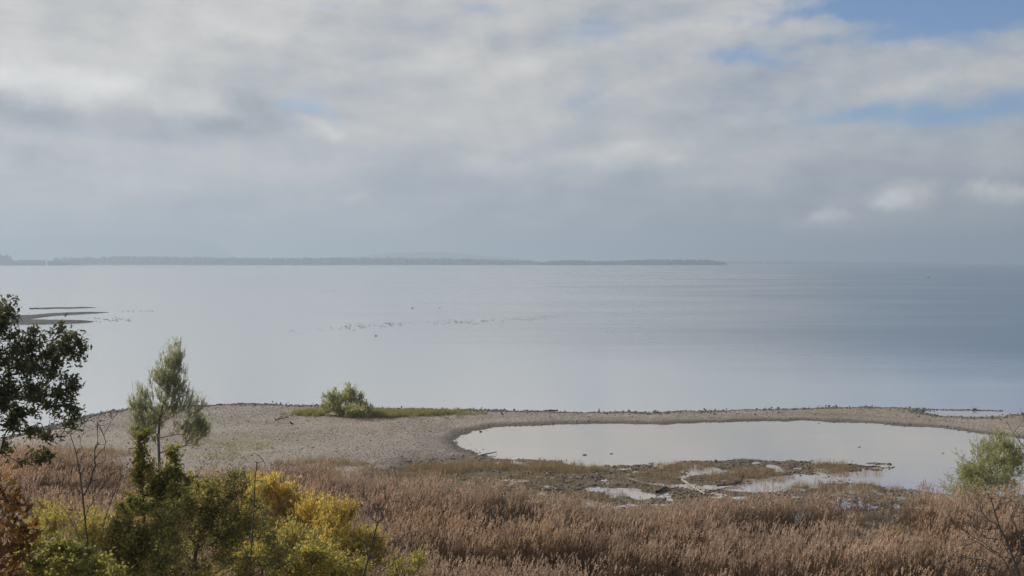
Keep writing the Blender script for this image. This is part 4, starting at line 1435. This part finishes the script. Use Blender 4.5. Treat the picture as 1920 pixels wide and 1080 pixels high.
# ------------------------------------------------------------------ birds
def bird_mesh(name, mat, standing=False, scale=1.0, neck=0.12):
    """one continuous bird body: tail, body, neck, head, bill"""
    if standing:
        spine = [(-0.26, 0.12, 0.012), (-0.16, 0.17, 0.035), (-0.05, 0.22, 0.07), (0.06, 0.27, 0.075), (0.12, 0.33, 0.05), (0.15, 0.37, 0.045), (0.19, 0.375, 0.03), (0.25, 0.36, 0.006)]
    else:
        spine = [(-0.27, 0.10, 0.01), (-0.18, 0.08, 0.06), (-0.06, 0.06, 0.10), (0.07, 0.06, 0.10), (0.16, 0.09, 0.06), (0.18, 0.09 + neck, 0.035), (0.21, 0.13 + neck, 0.045), (0.26, 0.12 + neck, 0.02), (0.32, 0.105 + neck, 0.008)]
    S = 8
    v = []
    for i, (x_, z_, r) in enumerate(spine):
        a = np.array(spine[min(i + 1, len(spine) - 1)][:2]) - np.array(spine[max(i - 1, 0)][:2])
        a = a / (np.linalg.norm(a) + 1e-9)
        nrm_ = np.array([-a[1], a[0]])
        for k in range(S):
            t_ = 2 * math.pi * k / S
            v.append((x_ + nrm_[0] * r * math.sin(t_), r * math.cos(t_) * 1.0, z_ + nrm_[1] * r * math.sin(t_)))
    f = []
    for i in range(len(spine) - 1):
        for k in range(S):
            f.append((i * S + k, i * S + (k + 1) % S, (i + 1) * S + (k + 1) % S, (i + 1) * S + k))
    v = np.array(v) * scale
    f = np.array(f)
    if standing:
        ex = []
        for sgn in (-1, 1):
            b0_ = len(v)
            q_ = [(0.0, 0.03 * sgn - 0.006, 0.22), (0.0, 0.03 * sgn + 0.006, 0.22), (0.01, 0.03 * sgn + 0.006, -0.02), (0.01, 0.03 * sgn - 0.006, -0.02)]
            v = np.concatenate([v, np.array(q_) * scale])
            ex.append((b0_, b0_ + 1, b0_ + 2, b0_ + 3))
        f = np.concatenate([f, np.array(ex)])
    return mesh_np(name, v, f, M[mat], smooth=True)


duckA = bird_mesh('waterbird', 'feather_lake', neck=0.08)
duckB = bird_mesh('waterbird', 'feather_grey', neck=0.05)
rg = np.random.default_rng(91)


def bird(px, py, me_, lab, grp, sc=1.0, name='waterbird', z=-0.03):
    p = P(px, py, 0.0)
    o = link(name, me_, label=lab, cat='bird', group=grp, loc=(p[0], p[1], z))
    o.rotation_euler = (0, 0, rg.normal(0.2, 0.5) + (math.pi if rg.random() < 0.4 else 0))
    o.scale = (sc, sc, sc)
    return o


path = [(540, 620), (580, 618), (640, 614), (700, 611), (770, 607), (850, 604), (890, 603), (960, 599), (1000, 597), (1030, 594), (1065, 593)]
pxs = [a for a, b in path]
pys = [b for a, b in path]
for i in range(190):
    u = rg.choice([rg.uniform(540, 1065), rg.normal(880, 40), rg.normal(1010, 35), rg.normal(700, 50)])
    u = min(max(u, 538), 1070)
    bird(u, np.interp(u, pxs, pys) + rg.normal(0, 2.6), duckA if rg.random() < 0.6 else duckB, 'tiny dark waterbird in the long raft of birds on the open lake', 'raft of waterbirds on the lake', 0.47 + 0.17 * rg.random())
for i in range(26):
    bird(175 + 70 * rg.random() ** 1.3, 602 - rg.random() * 5 + rg.normal(0, 1), duckA, 'tiny dark waterbird off the tip of the nearest sandbar', 'waterbirds off the nearest sandbar', 0.7)
for i in range(11):
    bird(228 + 60 * rg.random(), 584.5 - rg.random() * 2, duckA, 'tiny dark waterbird in the short row right of the middle sandbar', 'waterbirds beyond the middle sandbar', 0.75)
bird(773, 578, duckA, 'long bodied dark waterbird alone above the raft, left of a pair of loners', None, 1.5)
bird(824, 577.5, duckA, 'small upright dark waterbird alone above the raft, right of the other loner', None, 1.25)
bird(705, 630, duckA, 'lone dark waterbird just below the left half of the raft', None, 1.0)
crow = bird_mesh('crow', 'feather_dark', True)
for (px, py, rz_, lab) in [(546.5, 799, 2.6, 'black crow like bird standing on gravel beside the dead branches'), (941.5, 785.5, 2.2, 'black crow like bird standing on the narrow spit above the lagoon')]:
    p = P(px, py, 0.5)
    zz = gz1(p[0], p[1])
    p = P(px, py, zz)
    o = link('crow', crow, label=lab, cat='bird', loc=(p[0], p[1], gz1(p[0], p[1])))
    o.rotation_euler = (0, 0, rz_)
    o.scale = (1.05, 1.05, 1.05)

# ------------------------------------------------------------------ far boat
p = P(1740.5, 520.5)
bt = thing('boat', (p[0], p[1], -0.03), 'small dark boat far out on the blue water at right', 'boat')
sec = [(-1.7, 0.45, 0.35), (-0.9, 0.62, 0.32), (0, 0.68, 0.32), (0.9, 0.58, 0.38), (1.5, 0.32, 0.5), (1.95, 0.03, 0.62)]
bt.scale = (0.8, 0.8, 0.8)
v, f = [], []
for (x_, w_, h_) in sec:
    v += [(x_, -w_, h_), (x_, -w_ * 0.7, -0.1), (x_, 0, -0.2), (x_, w_ * 0.7, -0.1), (x_, w_, h_), (x_, w_ * 0.9, h_ - 0.03), (x_, 0, 0.02), (x_, -w_ * 0.9, h_ - 0.03)]
for i in range(len(sec) - 1):
    for k in range(8):
        f.append((i * 8 + k, i * 8 + (k + 1) % 8, (i + 1) * 8 + (k + 1) % 8, (i + 1) * 8 + k))
link('hull', mesh_np('hull', np.array(v), np.array(f), M['boat_grey']), bt)
v, f = [], []
for k, (x_, y_, z_) in enumerate([(a, b, c) for a in (-0.7, 0.7) for b in (-0.45, 0.45) for c in (0.3, 0.95)]):
    s_k = 0.8 if z_ > 0.5 else 1.0
    v.append((x_ * s_k, y_ * s_k, z_))
f = [(0, 1, 3, 2), (4, 6, 7, 5), (0, 4, 5, 1), (2, 3, 7, 6), (1, 5, 7, 3), (0, 2, 6, 4)]
link('cover', mesh_np('cover', np.array(v), np.array(f), M['boat_grey']), bt)

# ------------------------------------------------------------------ haze over the lake
hz = bpy.data.materials.new('haze')
hz.use_nodes = True
t = NT(hz.node_tree)
t.n.clear()
out = t.new('ShaderNodeOutputMaterial')
pv = t.new('ShaderNodeVolumePrincipled')
pv.inputs['Color'].default_value = (0.415, 0.495, 0.585, 1)
pv.inputs['Density'].default_value = 2.55e-4
pv.inputs['Anisotropy'].default_value = 0.2
t.l.new(pv.outputs[0], out.inputs['Volume'])
B = 15000.0
zb, zt_ = -6.0, 330.0
v = [(-B, -B, zb), (B, -B, zb), (B, B, zb), (-B, B, zb), (-B, -B, zt_), (B, -B, zt_), (B, B, zt_), (-B, B, zt_)]
f = [(0, 3, 2, 1), (4, 5, 6, 7), (0, 1, 5, 4), (1, 2, 6, 5), (2, 3, 7, 6), (3, 0, 4, 7)]
link('haze', mesh_np('haze', np.array(v), np.array(f), hz), kind='stuff', label='thin bluish haze over the lake')
